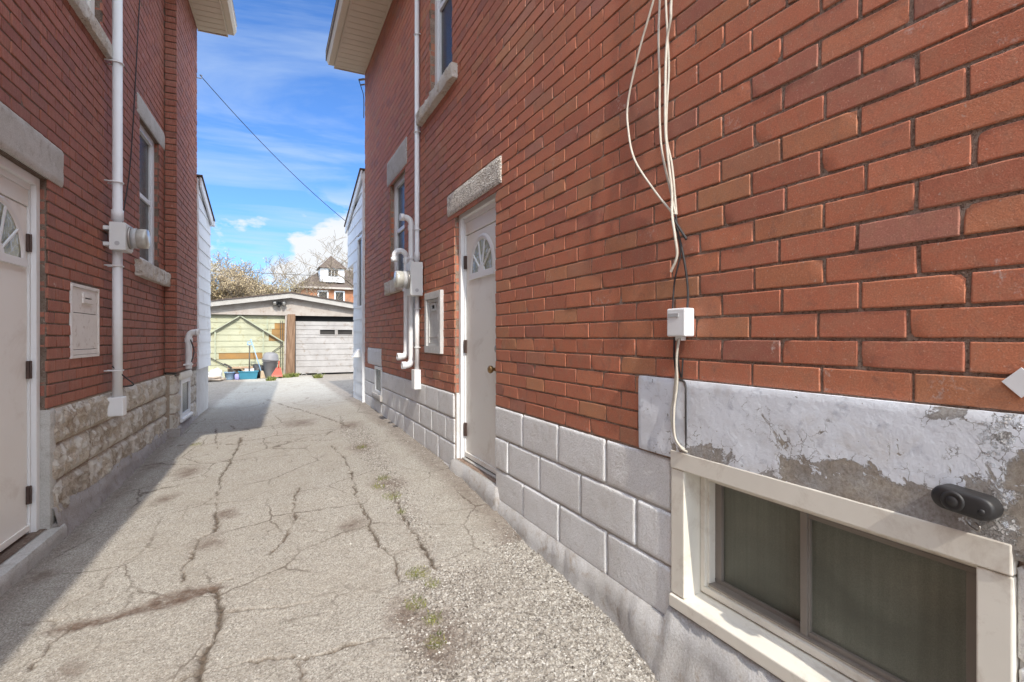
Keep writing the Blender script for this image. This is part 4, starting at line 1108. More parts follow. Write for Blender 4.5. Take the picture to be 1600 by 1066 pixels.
# twin floodlight
t = thing('floodlight', 'pair of dark round floodlights under the garage gable peak', 'floodlight', (.34, GY - .05, 2.2))
mb = MB(); mb.box(.29, .39, GY - .035, GY - .002, 2.20, 2.32); mb.build('mount', M['black'], t, bevel=.01)
for s, dx in ((-1, -.10), (1, .09)):
    mb = MB(); mb.lathe((.34 + dx * .5, GY - .05, 2.29), [(.03, 0), (.045, .04), (.075, .12), (.078, .15), (.07, .152)], 16, 0, (s * .55, -.75, -.25)); h = mb.build('lamp_head', M['black'], t)
    mb = MB(); mb.lathe((.34 + dx * .5 + s * .083, GY - .163, 2.252), [(.068, 0), (.05, .012), (.003, .018)], 16, 0, (s * .55, -.75, -.25)); mb.build('lens', M['steel'], h)
mb = MB(); mb.lathe((.33, GY - .10, 2.19), [(.045, -.03), (.05, 0), (.03, .04)], 14, 0, (0, -.8, -.3)); mb.build('sensor', M['black'], t)

# clutter
def gb(x, y): return (x, y, gz(x, y))
M['can'] = simple('grey_bin_plastic', (.23, .225, .23), (.19, .185, .19), 5, .5, 40, .08, .002, .35)
M['blue_tub'] = simple('turquoise_plastic', (.045, .22, .31), (.04, .18, .26), 5, .45, 40, .06, .002, .4)
M['blue_pale'] = simple('pale_blue_plastic', (.30, .45, .60), (.26, .39, .53), 5, .45, 40, .06, .002, .4)
M['orange'] = simple('orange_red_plastic', (.42, .065, .03), (.35, .05, .025), 6, .4, 40, .06, .002, .45)
M['bag_w'] = simple('white_sack', (.66, .65, .62), (.52, .50, .47), 6, .7, 25, .6, .02, .25)
M['bag_k'] = simple('black_sack', (.025, .025, .028), (.045, .045, .05), 8, .4, 25, .6, .02, .45)
M['stick'] = simple('pale_wood', (.46, .36, .25), (.36, .27, .18), 9, .7, 60, .2, .003, .2)
M['box_card'] = simple('cardboard', (.36, .24, .16), (.28, .19, .12), 6, .85, 40, .2, .003, .1)
gx, gy, g0 = gb(.09, 16.45)
t = thing('trash_can', 'grey round garbage can with a domed lid in front of the green garage door', 'garbage can', (gx, gy, g0))
mb = MB(); mb.lathe((gx, gy, g0), [(.15, 0), (.155, .01), (.195, .47), (.215, .475), (.215, .51), (.20, .51), (.19, .5)], 28); b_ = mb.build('body', M['can'], t, bevel=0)
for s in (-1, 1):
    mb = MB(); mb.box(gx + s * .195 - .02, gx + s * .195 + .02, gy - .05, gy + .05, g0 + .40, g0 + .43); mb.build('handle', M['can'], b_, bevel=.006)
mb = MB(); mb.lathe((gx, gy, g0 + .505), [(.225, 0), (.23, .03), (.215, .05), (.20, .16), (.16, .21), (.08, .235), (.005, .24)], 28, 0, (.10, -.04, 1)); mb.build('lid', M['can'], t)
def tub(name, label, cat, x, y, w, d, h, mat, tp=.85, rim=.012):
    x, y, z = gb(x, y)
    t = thing(name, label, cat, (x, y, z))
    mb = MB(); k = .012
    o = [(-w / 2, -d / 2), (w / 2, -d / 2), (w / 2, d / 2), (-w / 2, d / 2)]
    ii = [(a * (1 - 2 * k / w), b * (1 - 2 * k / d)) for a, b in o]
    vs = [(x + a * tp, y + b * tp, z) for a, b in o] + [(x + a, y + b, z + h) for a, b in o] + [(x + a, y + b, z + h) for a, b in ii] + [(x + a * tp, y + b * tp, z + .02) for a, b in ii]
    fs = [(0, 3, 2, 1)]
    for q in (0, 4, 8): fs += [(q + i, q + (i + 1) % 4, q + 4 + (i + 1) % 4, q + 4 + i) for i in range(4)]
    fs += [(12, 13, 14, 15)]
    mb.add(vs, fs); mb.build('body', M[mat], t, bevel=.012)
    mb = MB(); ring_ = [(w / 2 + rim, d / 2 + rim)]
    a, b = w / 2 + rim, d / 2 + rim
    mb.box(x - a, x + a, y - b, y - d / 2 + .002, z + h - .022, z + h + .004); mb.box(x - a, x + a, y + d / 2 - .002, y + b, z + h - .022, z + h + .004)
    mb.box(x - a, x - w / 2 + .002, y - d / 2 + .002, y + d / 2 - .002, z + h - .022, z + h + .004); mb.box(x + w / 2 - .002, x + a, y - d / 2 + .002, y + d / 2 - .002, z + h - .022, z + h + .004)
    mb.build('rim', M[mat], t, bevel=.004)
    return t
tub('storage_tub', 'turquoise plastic storage tub holding a shovel in front of the garage', 'tub', -.47, 16.3, .49, .32, .225, 'blue_tub')
x, y, z = gb(-.93, 16.35)
t = thing('bucket', 'pale blue bucket left of the turquoise tub', 'bucket', (x, y, z))
mb = MB(); mb.lathe((x, y, z), [(.105, 0), (.11, .01), (.14, .20), (.150, .20), (.150, .215), (.135, .215), (.105, .02)], 22); mb.build('body', M['blue_pale'], t)
mb = MB(); mb.tube([(x + .145 * math.cos(a), y - .15 * math.sin(a) * .6, z + .2 - .09 * math.sin(a)) for a in [math.pi * i / 10 for i in range(11)]], .004, 6); mb.build('handle', M['steel'], t, fix=False)
x, y, z = gb(-.45, 16.33)
t = thing('snow_shovel', 'dark shafted shovel with a pale blue grip standing in the turquoise tub', 'shovel', (x, y, z + .03))
mb = MB(); mb.tube([(x, y, z + .16), (x + .005, y + .12, z + .95)], .017, 8); mb.build('shaft', M['brace_d'], t)
mb = MB(); ring(mb, x - .055, x + .065, z + .95, z + 1.06, .022, y + .11, y + .14); mb.build('grip', M['blue_pale'], t, bevel=.006)
mb = MB(); mb.hexa([(x - .13, y - .03, z + .04), (x + .13, y - .03, z + .04), (x + .13, y - .015, z + .04), (x - .13, y - .015, z + .04), (x - .12, y + .03, z + .30), (x + .12, y + .03, z + .30), (x + .12, y + .045, z + .30), (x - .12, y + .045, z + .30)]); mb.build('blade', M['grey_metal'], t, bevel=.004)
x, y, z = gb(-.13, 16.25)
t = thing('broom', 'blue grey handled broom leaning left against the garage beside the garbage can', 'broom', (x, y, z))
mb = MB(); mb.tube([(x, y, z + .15), (x - .29, y + .45, z + 1.12)], .014, 8); mb.build('handle', M['blue_pale'], t)
mb = MB(); mb.hexa([(x - .04, y - .05, z), (x + .10, y - .05, z), (x + .10, y + .04, z), (x - .04, y + .04, z), (x - .03, y - .02, z + .22), (x + .04, y - .02, z + .22), (x + .04, y + .03, z + .22), (x - .03, y + .03, z + .22)]); mb.build('brush_head', M['stick'], t, bevel=.015)
def lump(name, label, cat, x, y, sx, sy, sz, mat, seed, amp=.25, dz=0):
    x, y, z = gb(x, y); z += dz
    mb = MB(); vs, fs = [], []; K, Rr = 20, 12
    for i in range(Rr + 1):
        th = math.pi * i / Rr
        for j in range(K):
            ph = 2 * math.pi * j / K
            v = Vector((math.sin(th) * math.cos(ph), math.sin(th) * math.sin(ph), math.cos(th)))
            r = 1 + amp * noise.fractal(v * 1.6 + Vector((seed, 0, 0)), 1, 2, 4)
            vs.append((x + v.x * sx * r, y + v.y * sy * r, max(z, z + sz * .45 + v.z * sz * .55 * r)))
    for i in range(Rr):
        for j in range(K): fs.append((i * K + j, i * K + (j + 1) % K, (i + 1) * K + (j + 1) % K, (i + 1) * K + j))
    mb.add(vs, fs, 0, .5, True)
    return tag(mb.build(name, M[mat], None, (x, y, z)), label, cat)
lump('sack', 'crumpled white sack lying by the left house corner in front of the garage', 'sack', -1.30, 16.3, .20, .15, .30, 'bag_w', 3, .45)
lump('sack', 'black sack slumped behind the broom left of the garbage can', 'sack', -.20, 16.62, .22, .14, .40, 'bag_k', 9, .35)
lump('rubble_heap', 'low heap of brown twigs and rubble beside the white sack', 'rubble', -1.36, 15.95, .34, .22, .12, 'cement', 12, .5)
x, y, z = gb(-.66, 16.55)
mb = MB(); mb.box(x - .34, x + .30, y - .08, y + .12, z, z + .34); mb.hexa([(x - .34, y - .085, z + .34), (x + .3, y - .085, z + .34), (x + .3, y - .2, z + .30), (x - .34, y - .2, z + .30), (x - .34, y - .08, z + .345), (x + .3, y - .08, z + .345), (x + .3, y - .195, z + .305), (x - .34, y - .195, z + .305)])
tag(mb.build('cardboard_box', M['box_card'], None, (x, y, z), bevel=.004), 'brown cardboard box standing behind the bucket and the tub', 'box')
for i, (xa, za, xb, zb, m, lab) in enumerate([(-1.02, .48, -.62, .10, 'brace_d', 'dark stick leaning across the bucket'), (-.72, .42, -.50, .20, 'stick', 'pale wooden stick leaning over the tub edge'), (-1.08, .50, -.90, .40, 'cable_k', 'short dark rod behind the bucket')]):
    yy = 16.40 + .04 * i
    mb = MB(); mb.bar((xa, yy, za), (xb, yy - .16, zb), .035, .03)
    tag(mb.build('stick', M[m], None, (xb, yy, zb)), lab, 'stick', 'sticks leaning among the buckets')
x, y, z = gb(-.66, 16.2)
mb = MB(); mb.lathe((x - .09, y, z), [(.055, 0), (.06, .01), (.06, .13), (.045, .15), (.02, .155)], 14)
tag(mb.build('canister', simple('lilac_plastic', (.35, .33, .62), (.28, .26, .52), 5, .4), None, (x - .09, y, z)), 'small lilac canister between the bucket and the turquoise tub', 'canister')
x, y, z = gb(.26, 16.15)
t = thing('scoop', 'orange red plastic shovel scoop resting against the garbage can', 'scoop', (x, y, z))
mb = MB()
P = [(-.14, -.10, .10), (.13, -.10, .10), (.10, .06, .30), (-.02, .06, .30), (-.15, -.13, .05), (.15, -.13, .05)]
mb.add([(x + a, y + b, z + c) for a, b, c in P], [(0, 1, 2, 3), (4, 5, 1, 0)]); 
mb.add([(x - .15, y - .13, z + .05), (x - .14, y - .10, z + .10), (x - .02, y + .06, z + .30), (x - .03, y + .09, z + .12)], [(0, 1, 2, 3)])
mb.add([(x + .15, y - .13, z + .05), (x + .13, y - .10, z + .10), (x + .10, y + .06, z + .30), (x + .12, y + .09, z + .12)], [(0, 1, 2, 3)])
mb.add([(x - .15, y - .13, z + .05), (x + .15, y - .13, z + .05), (x + .12, y + .09, z + .12), (x - .03, y + .09, z + .12)], [(0, 1, 2, 3)])
mb.build('blade', M['orange'], t)
mb = MB(); mb.tube([(x + .04, y + .05, z + .28), (x + .06, y + .16, z + .48)], .02, 8); mb.build('handle', M['orange'], t)
# =================================================================== GROUND
_perm = np.random.RandomState(3).permutation(4096).astype(np.int64)
_val = np.random.RandomState(4).rand(4096) * 2 - 1
def vn(x, y, s=0):
    xi, yi = np.floor(x).astype(np.int64), np.floor(y).astype(np.int64)
    fx, fy = x - xi, y - yi
    fx, fy = fx * fx * (3 - 2 * fx), fy * fy * (3 - 2 * fy)
    h = lambda a, b: _val[_perm[(a + _perm[(b + s * 131) % 4096]) % 4096]]
    return (h(xi, yi) * (1 - fx) + h(xi + 1, yi) * fx) * (1 - fy) + (h(xi, yi + 1) * (1 - fx) + h(xi + 1, yi + 1) * fx) * fy
def fb(x, y, s=0, o=4):
    r = 0; a = .5
    for i in range(o): r = r + a * vn(x * 2 ** i, y * 2 ** i, s + i); a *= .5
    return r
CR = {
'c1': (.013, [(-0.254, 6.481), (-0.281, 5.848), (-0.312, 5.291), (-0.351, 5.024), (-0.326, 4.61), (-0.335, 4.269), (-0.313, 3.987), (-0.288, 3.621), (-0.367, 3.531), (-0.374, 3.266), (-0.385, 2.993)]),
'c1b': (.018, [(-0.222, 2.825), (-0.191, 2.656), (-0.173, 2.475), (-0.186, 2.373), (-0.214, 2.286), (-0.217, 2.177), (-0.203, 2.0), (-.24, 1.6)]),
'c2': (.010, [(0.215, 4.163), (0.173, 3.9), (0.165, 3.514), (0.107, 3.311), (0.005, 3.009), (-0.062, 2.908), (-0.189, 2.883), (-0.223, 2.841)]),
'c3': (.011, [(0.587, 5.379), (0.625, 4.909), (0.624, 4.282), (0.578, 3.896), (0.566, 3.229), (0.569, 2.924), (0.599, 2.724), (0.599, 2.53), (0.587, 2.363)]),
'c4': (.011, [(0.813, 3.748), (0.781, 3.108), (0.774, 2.816), (0.773, 2.536)]),
'c4b': (.006, [(0.76, 2.767), (0.683, 2.781), (0.613, 2.752)]),
'c5': (.011, [(-0.9, 2.05), (-0.5, 2.10), (-0.327, 2.141), (-0.225, 2.163), (-0.197, 2.158), (-0.075, 2.158), (0.044, 2.125), (0.165, 2.092), (0.272, 2.097), (0.394, 2.087), (0.472, 2.069)]),
'c5b': (.007, [(0.118, 2.088), (0.116, 1.991), (0.115, 1.7)]),
'c6': (.006, [(-0.168, 2.568), (0.028, 2.515), (0.172, 2.493), (0.198, 2.506)]),
'c6b': (.005, [(0.476, 2.379), (0.572, 2.329)]),
's1': (.012, [(-0.029, 10.173), (0.332, 8.38), (0.747, 6.844), (0.871, 6.203)]),
's2': (.010, [(-0.95, 6.5), (-0.695, 6.429), (-0.21, 6.067), (0.233, 5.871), (0.616, 5.642)]),
'c8': (.008, [(-0.573, 7.297), (-0.506, 6.436), (-0.448, 6.039)]),
's3': (.004, [(-0.686, 3.436), (-0.54, 3.529), (-0.375, 3.605)]),
'c9': (.004, [(0.102, 3.383), (0.351, 3.214), (0.559, 3.14)]),
'd1': (.006, [(-0.374, 3.545), (-0.652, 3.465), (-0.7, 3.342), (-0.735, 3.278), (-0.729, 3.093), (-0.804, 3.043), (-0.838, 2.952)]),
'd2': (.009, [(-0.795, 2.493), (-0.791, 2.589), (-0.778, 2.689), (-0.738, 2.854), (-0.695, 2.914), (-0.625, 2.985)]),
'd3': (.006, [(-0.963, 2.902), (-0.847, 2.876), (-0.754, 2.853)]),
'd4': (.006, [(-0.801, 2.72), (-0.829, 2.827), (-0.829, 2.865)]),
'd5': (.006, [(-0.177, 2.59), (-0.044, 2.54)]),
'd6': (.005, [(-0.928, 3.513), (-0.804, 3.497)]),
'e1': (.012, [(-1.2, 13.9), (.3, 14.0), (1.0, 14.3), (2.5, 14.4)]),
'e2': (.010, [(-1.0, 12.0), (-.3, 11.9), (.4, 12.1)]),
'e3': (.010, [(.95, 8.9), (.55, 9.3), (.7, 9.9), (1.2, 10.1)]),
}
def seg_dist(X, Y, pts):
    d = np.full(X.shape, 9.0)
    for (a, b), (c, e) in zip(pts, pts[1:]):
        L2 = (c - a) ** 2 + (e - b) ** 2
        t = np.clip(((X - a) * (c - a) + (Y - b) * (e - b)) / L2, 0, 1)
        d = np.minimum(d, np.hypot(X - a - t * (c - a), Y - b - t * (e - b)))
    return d
def poly_in(X, Y, P, soft):
    ins = np.zeros(X.shape, bool)
    for (a, b), (c, e) in zip(P, P[1:] + P[:1]):
        cond = ((b > Y) != (e > Y)) & (X < (c - a) * (Y - b) / ((e - b) if e != b else 1e-9) + a)
        ins ^= cond
    d = seg_dist(X, Y, P + P[:1])
    return np.clip(.5 + np.where(ins, d, -d) / (2 * soft), 0, 1)
GF = [(0.723, 6.2), (1.05, 6.1), (0.979, 4.512), (0.925, 3.68), (0.85, 2.7), (0.73, 2.7), (0.752, 3.659), (0.76, 4.356)]
GN = [(0.619, 2.50), (0.76, 2.58), (.98, 2.5), (1.38, 2.9), (1.42, 2.168), (1.4, .6), (0.36, .6), (0.393, 1.811), (0.419, 1.984), (0.467, 2.125)]
SB = [(-0.86, 2.79), (-0.562, 2.805), (-0.409, 2.899), (-0.224, 2.88), (-0.17, 2.82), (-0.31, 2.76), (-0.401, 2.755), (-0.551, 2.74), (-.75, 2.72)]
SPOTS = [(-.246, 3.88, .085), (-.308, 3.451, .09), (-.636, 5.277, .13), (.475, 3.257, .08), (.832, 5.142, .12), (.813, 3.848, .12), (-.987, 5.709, .12), (-.648, 2.401, .05), (-.633, 5.186, .08), (-.70, 4.55, .09), (-1.053, 3.446, .08), (.35, 6.9, .2), (.9, 6.3, .15), (.62, 1.98, .14), (.55, 2.2, .1), (.38, 1.6, .07)]
MOSS = [(.696, 2.52, .05), (.65, 2.52, .03), (.607, 2.272, .05), (.604, 1.969, .04), (.832, 5.13, .05), (.736, 3.829, .05), (.79, 3.595, .06), (.81, 4.0, .05), (-.69, 6.392, .06), (.64, 2.12, .04), (.72, 2.40, .035), (.785, 3.3, .03), (.50, 16.35, .16), (.72, 16.55, .12), (.1, 15.2, .10), (1.3, 15.4, .10)]
ys = [.35]
while ys[-1] < 9.2: ys.append(ys[-1] + max(.0055, .55 * ys[-1] ** 2 / 640))
ys = np.array(ys)
xs = np.linspace(-1.62, 1.62, 520)
def zbase(X, Y):
    T = np.clip((X + 1.2) / 2.5, 0, 1)
    a = np.interp(Y, [p for p, q in GZL], [q for p, q in GZL]); b = np.interp(Y, [p for p, q in GZR], [q for p, q in GZR])
    return a * (1 - T) + b * T
def fields(X, Y):
    wx = X + .022 * fb(X * 7, Y * 7, 1) + .011 * vn(X * 32, Y * 32, 5) + .004 * vn(X * 110, Y * 110, 6)
    wy = Y + .022 * fb(X * 7, Y * 7, 11) + .011 * vn(X * 32, Y * 32, 15) + .004 * vn(X * 110, Y * 110, 16)
    crack = np.zeros(X.shape); core = np.zeros(X.shape)
    for w, pts in CR.values():
        d = seg_dist(wx, wy, pts)
        ww = w * np.clip(.7 + .75 * vn(X * 7, Y * 7, 21) + .35 * vn(X * 30, Y * 30, 22), .16, 2)
        # far cracks need a little more width to stay visible
        crack = np.maximum(crack, np.clip(1.25 - d / ww, 0, 1) * (1 if w > .0065 else .55))
        core = np.maximum(core, np.clip(1.0 - d / (ww * 4), 0, 1) * .35)
    gravel = np.maximum(poly_in(wx, wy, GF, .07), poly_in(wx, wy, GN, .07))
    gravel = np.clip(gravel + .25 * fb(X * 5, Y * 5, 31) * (gravel > .02), 0, 1)
    soil = poly_in(wx, wy, SB, .02)
    for a, b, r in SPOTS:
        d = np.hypot((wx - a), (wy - b) * .75) / r + .5 * fb(X * 12, Y * 12, 41)
        soil = np.maximum(soil, np.clip(1.3 - d, 0, 1) * .75)
    soil = np.maximum(soil, core * np.clip(.5 + fb(X * 3, Y * 3, 45), 0, 1))
    moss = np.zeros(X.shape)
    for a, b, r in MOSS:
        d = np.hypot(X - a, (Y - b) * .8) / r
        moss = np.maximum(moss, np.clip(1.2 - d, 0, 1))
    # dirt along both walls, its dark tone also deepening the left wall's shadow
    e = np.clip((X - 1.12 + .05 * fb(X * 4, Y * 4, 51)) / .12, 0, 1) * (Y > 2.6) + np.clip((-1.15 + .0424 * Y - X + .05 * fb(X * 4, Y * 4, 52)) / .1, 0, 1)
    soil = np.maximum(soil, .55 * np.clip(e, 0, 1))
    Z = zbase(X, Y) + .006 * fb(X * 1.7, Y * 1.7, 61) + .0035 * fb(X * 14, Y * 14, 71) + .0016 * vn(X * 95, Y * 95, 81) + .0012 * vn(X * 160, Y * 160, 82)
    Z = Z - .012 * crack - .006 * gravel + gravel * (.004 * vn(X * 75, Y * 75, 91) + .003 * vn(X * 120, Y * 120, 92)) - .004 * soil
    return Z, crack, gravel, soil, moss
def grid_mesh(parts):
    V, F, A = [], [], [[], [], [], []]
    off = 0
    for gx_, gy_, dz in parts:
        X, Y = np.meshgrid(gx_, gy_)
        Z, *at = fields(X, Y)
        V.append(np.stack([X, Y, Z + dz], -1).reshape(-1, 3))
        for q, a in zip(A, at): q.append(a.reshape(-1))
        r, c = X.shape
        i = np.arange(r * c).reshape(r, c)
        F.append(np.stack([i[:-1, :-1], i[:-1, 1:], i[1:, 1:], i[1:, :-1]], -1).reshape(-1, 4) + off); off += r * c
    V, F = np.concatenate(V), np.concatenate(F)
    me = D.meshes.new('driveway')
    me.vertices.add(len(V)); me.vertices.foreach_set('co', V.astype(np.float32).ravel())
    me.loops.add(F.size); me.loops.foreach_set('vertex_index', F.astype(np.int32).ravel())
    me.polygons.add(len(F)); me.polygons.foreach_set('loop_start', np.arange(0, F.size, 4, dtype=np.int32))
    me.update(calc_edges=True)
    me.polygons.foreach_set('use_smooth', np.ones(len(F), bool))
    for nm, q in zip(('crack', 'gravel', 'soil', 'moss'), A):
        at = me.attributes.new(nm, 'FLOAT', 'POINT'); at.data.foreach_set('value', np.concatenate(q).astype(np.float32))
    me.materials.append(M['asphalt']); me.update()
    o = D.objects.new('driveway', me); COL.objects.link(o); return struct(o)
far_y = [9.15]
while far_y[-1] < 17.6: far_y.append(far_y[-1] + .06)
grid_mesh([(xs, ys, 0), (np.arange(-6, 9, .035), np.array(far_y), -.002), (np.arange(-1.62, 1.63, .08), np.arange(-9, .40, .08), -.002)])
mb = MB()
gxs = [-900, -60, -20, -8, 0, 8, 20, 60, 900]; gys = [-900, -60, -9, 0, 9, 18, 40, 90, 2000]
mb.add([(a, b, -.30 if abs(a) < 9 and -10 < b < 18 else -.12) for a in gxs for b in gys], [(i * 9 + j, (i + 1) * 9 + j, (i + 1) * 9 + j + 1, i * 9 + j + 1) for i in range(8) for j in range(8)])
struct(mb.build('ground', M['earth'], fix=False))
# loose stones
rg = random.Random(77)
mb = MB(); cnt = 0
sx, sy = [], []
for _ in range(26000):
    sx.append(rg.uniform(.3, 1.36)); sy.append(.75 + 5.4 * rg.random() ** 1.6)
sx += [rg.uniform(-1.2, 1.3) for _ in range(1600)]; sy += [1.3 + 5.5 * rg.random() for _ in range(1600)]
SX, SY = np.array(sx), np.array(sy)
SZ, ck_, gv_, so_, mo_ = fields(SX, SY)
for i in range(len(sx)):
    p = gv_[i] * .55 + so_[i] * .25 + (.22 if i >= 26000 else 0)
    if rg.random() > p: continue
    r = rg.choice((.0022, .003, .0038, .005, .0068)) * rg.uniform(.7, 1.2)
    a = rg.uniform(0, 6.28); ca, sa = math.cos(a), math.sin(a)
    q = [(1, 0, .1), (-1, .2, 0), (.1, 1, .15), (-.1, -1, 0), (.2, .1, .8), (0, 0, -.5)]
    q = [(u + rg.uniform(-.3, .3), v * .8 + rg.uniform(-.25, .25), w + rg.uniform(-.15, .15)) for u, v, w in q]
    mb.add([(SX[i] + r * (u * ca - v * sa), SY[i] + r * (u * sa + v * ca), SZ[i] + r * (.3 + w)) for u, v, w in q],
           [(0, 2, 4), (2, 1, 4), (1, 3, 4), (3, 0, 4), (2, 0, 5), (1, 2, 5), (3, 1, 5), (0, 3, 5)], 0, rg.random())
t = NT('loose_stone'); c = t.ramp(t.attr('rnd'), [(0, (.11, .095, .08)), (.35, (.26, .235, .205)), (.7, (.42, .39, .35)), (1, (.62, .6, .56))])
gs = mb.build('gravel', t.out(c, .9, None, .2), fix=False); gs['kind'] = 'stuff'
# weeds in the cracks
mb = MB()
for a, b, r in MOSS:
    far = b > 10
    for _ in range(int(260 if far else 55 * r / .05)):
        an, rr = rg.uniform(0, 6.28), r * math.sqrt(rg.random()) * 1.15
        x, y = a + rr * math.cos(an), b + rr * 1.2 * math.sin(an)
        z = float(zbase(np.array([x]), np.array([y]))[0]) - .004
        h = rg.uniform(.006, .022) * (6.5 if far else 1); w = h * rg.uniform(.10, .2); l = rg.uniform(0, 6.28); ln = rg.uniform(.2, .9) * h
        mb.add([(x - w * math.sin(l), y + w * math.cos(l), z), (x + w * math.sin(l), y - w * math.cos(l), z), (x + .5 * ln * math.cos(l), y + .5 * ln * math.sin(l), z + .6 * h), (x + ln * math.cos(l), y + ln * math.sin(l), z + h)], [(0, 1, 2), (1, 3, 2)], 0, rg.random())
t = NT('weed_leaf'); c = t.ramp(t.attr('rnd'), [(0, (.08, .11, .03)), (.5, (.16, .19, .05)), (1, (.32, .30, .10))])
gr = mb.build('grass', t.out(c, .7, None, .2), fix=False); gr['kind'] = 'stuff'

# =================================================================== BACKGROUND
M['bark'] = simple('grey_bark', (.14, .115, .095), (.09, .075, .062), 6, .95, 30, .6, .02, .1)
def leaf_mat(name, a, b):
    t = NT(name); return t.out(t.ramp(t.attr('rnd'), [(0, a), (1, b)]), .75, None, .15)
M['twig'] = leaf_mat('twig', (.20, .16, .12), (.32, .26, .19))
M['bud_olive'] = leaf_mat('olive_bud', (.24, .19, .095), (.44, .36, .19))
M['bud_tan'] = leaf_mat('tan_bud', (.29, .215, .125), (.48, .38, .23))
def tree(label, base, h, spread, seed, kids=5, depth=4, buds=3, bud='bud_olive', bs=.05, trunk=.10, bushy=False, fine=.006):
    rg = random.Random(seed)
    t = thing('tree', label, 'tree', base, 'bare spring trees behind the garage')
    tr, cr = MB(), MB()
    def br(p, d, L, r, lv):
        k = 4 if lv < depth else 3
        pts, rad = [p], [r]
        q = p.copy(); dd = d.copy()
        for i in range(k):
            dd = (dd + Vector((rg.uniform(-1, 1), rg.uniform(-1, 1), rg.uniform(-.5, .8))) * (.16 + .05 * lv)).normalized()
            q = q + dd * L / k; pts.append(q.copy()); rad.append(max(r * (1 - .75 * (i + 1) / k), fine))
        (tr if lv <= 1 else cr).tube([tuple(a) for a in pts], rad, 6 if lv == 0 else 4 if lv < 3 else 3, 0, False, True, rg.random())
        if lv < depth:
            n = kids + (1 if lv == 0 else 0)
            for c in range(n):
                f = (.25 if lv else .35) + (.75 if lv else .6) * (c + rg.random()) / n
                f = min(f, .999); i = int(f * k); a = pts[i].lerp(pts[i + 1], f * k - i)
                az = rg.uniform(0, 6.28)
                side = Vector((math.cos(az), math.sin(az), rg.uniform(-.15, .75) if not bushy else rg.uniform(.1, 1.0)))
                nd = (dd * .55 + side.normalized() * (.85 if lv else spread)).normalized()
                br(a, nd, L * rg.uniform(.42, .66), max(r * .45, fine), lv + 1)
        else:
            for c in range(buds):
                a = pts[rg.randint(1, k)]; s = bs * rg.uniform(.5, 1.2)
                u = Vector((rg.uniform(-1, 1), rg.uniform(-1, 1), rg.uniform(-1, 1))).normalized(); v = u.orthogonal().normalized()
                o = a + u * s * .6
                cr.add([tuple(o - u * s * .5), tuple(o + v * s * .28), tuple(o + u * s * .5), tuple(o - v * s * .28)], [(0, 1, 2, 3)], 1, rg.random())
    br(Vector(base), Vector((rg.uniform(-.06, .06), 0, 1)).normalized(), h * .62, trunk, 0)
    if bushy:
        for s in range(3): br(Vector(base) + Vector((rg.uniform(-.5, .5), rg.uniform(-.5, .5), 0)), Vector((rg.uniform(-.5, .5), rg.uniform(-.3, .3), 1)).normalized(), h * rg.uniform(.45, .6), trunk * .6, 0)
    tr.build('trunk', [M['bark']], t, fix=False); cr.build('crown', [M['twig'], M[bud]], t, fix=False)
    return t
tree('bushy olive tree with fine pale buds, leftmost behind the garage', (-2.25, 24.5, -.12), 4.8, .8, 101, 6, 4, 3, 'bud_olive', .075, .10, True)
tree('tan budding shrubby tree behind the left garage door', (-1.25, 25, -.12), 4.6, .8, 102, 6, 4, 3, 'bud_tan', .075, .10, True)
tree('tall dark twigged tree standing behind the left roof slope of the garage', (-.45, 28, -.12), 5.6, .7, 103, 5, 4, 2, 'bud_tan', .06, .10, False, .007)
tree('low olive shrubby tree just left of the garage ridge', (.25, 25.5, -.12), 4.1, .8, 104, 6, 4, 3, 'bud_olive', .075, .09, True)
tree('leafless grey tree in front of the distant brick house', (2.5, 33, -.12), 6.6, 1.1, 105, 5, 4, 0, 'bud_tan', .05, .11, False, .008)
tree('leafless spreading tree at the right of the distant brick house', (5.4, 38, -.12), 8.4, 1.1, 106, 5, 4, 0, 'bud_tan', .05, .12, False, .009)
tree('pale budding tree far off beyond the left house', (-5.2, 30, -.12), 7.0, .8, 107, 5, 4, 3, 'bud_olive', .08, .12, True)

BH = thing('brick_house', 'distant orange brick house with a steep brown roof and white dormer tower', 'house', (7.4, 58, -.12))
M['brick_far'] = simple('orange_brick', (.42, .20, .11), (.34, .15, .085), 2, .9, 12, .4, .02, .1, (.30, .16, .10))
Yb = 55.0
mb = MB(); mb.box(2.87, 12.2, Yb, Yb + 9, -.12, 6.15); mb.build('wall', M['brick_far'], BH)
mb = MB()
mb.add([(2.5, Yb - .4, 6.3), (12.6, Yb - .4, 6.3), (12.6, Yb + 9.4, 6.3), (2.5, Yb + 9.4, 6.3), (5.6, Yb + 4.4, 8.75), (9.0, Yb + 4.6, 8.75)], [(0, 1, 5, 4), (1, 2, 5), (2, 3, 4, 5), (3, 0, 4), (0, 3, 2, 1)]); mb.build('roof', M['shingle'], BH)
mb = MB(); mb.box(2.45, 12.65, Yb - .45, Yb - .40, 6.13, 6.32); mb.box(2.45, 2.5, Yb - .4, Yb + 9, 6.13, 6.32); mb.build('eave_board', M['wood_w'], BH)
for x in (4.74, 6.33, 8.3):
    mb = MB(); mb.box(x, x + .76, Yb - .03, Yb + .05, 4.6, 5.85); w = mb.build('window', M['glass'], BH)
    mb = MB(); ring(mb, x - .14, x + .90, 4.46, 5.99, .14, Yb - .08, Yb + .04); mb.build('frame', M['white'], w)
mb = MB(); mb.box(4.92, 7.25, Yb + .4, Yb + 4, 6.9, 8.32); dm = mb.build('dormer', M['white'], BH)
mb = MB(); mb.add([(4.70, Yb + .15, 8.33), (7.50, Yb + .15, 8.33), (7.5, Yb + 3.2, 8.33), (4.7, Yb + 3.2, 8.33), (6.05, Yb + 1.6, 9.80)], [(0, 1, 4), (1, 2, 4), (2, 3, 4), (3, 0, 4), (3, 2, 1, 0)]); mb.build('dormer_roof', M['shingle'], dm)
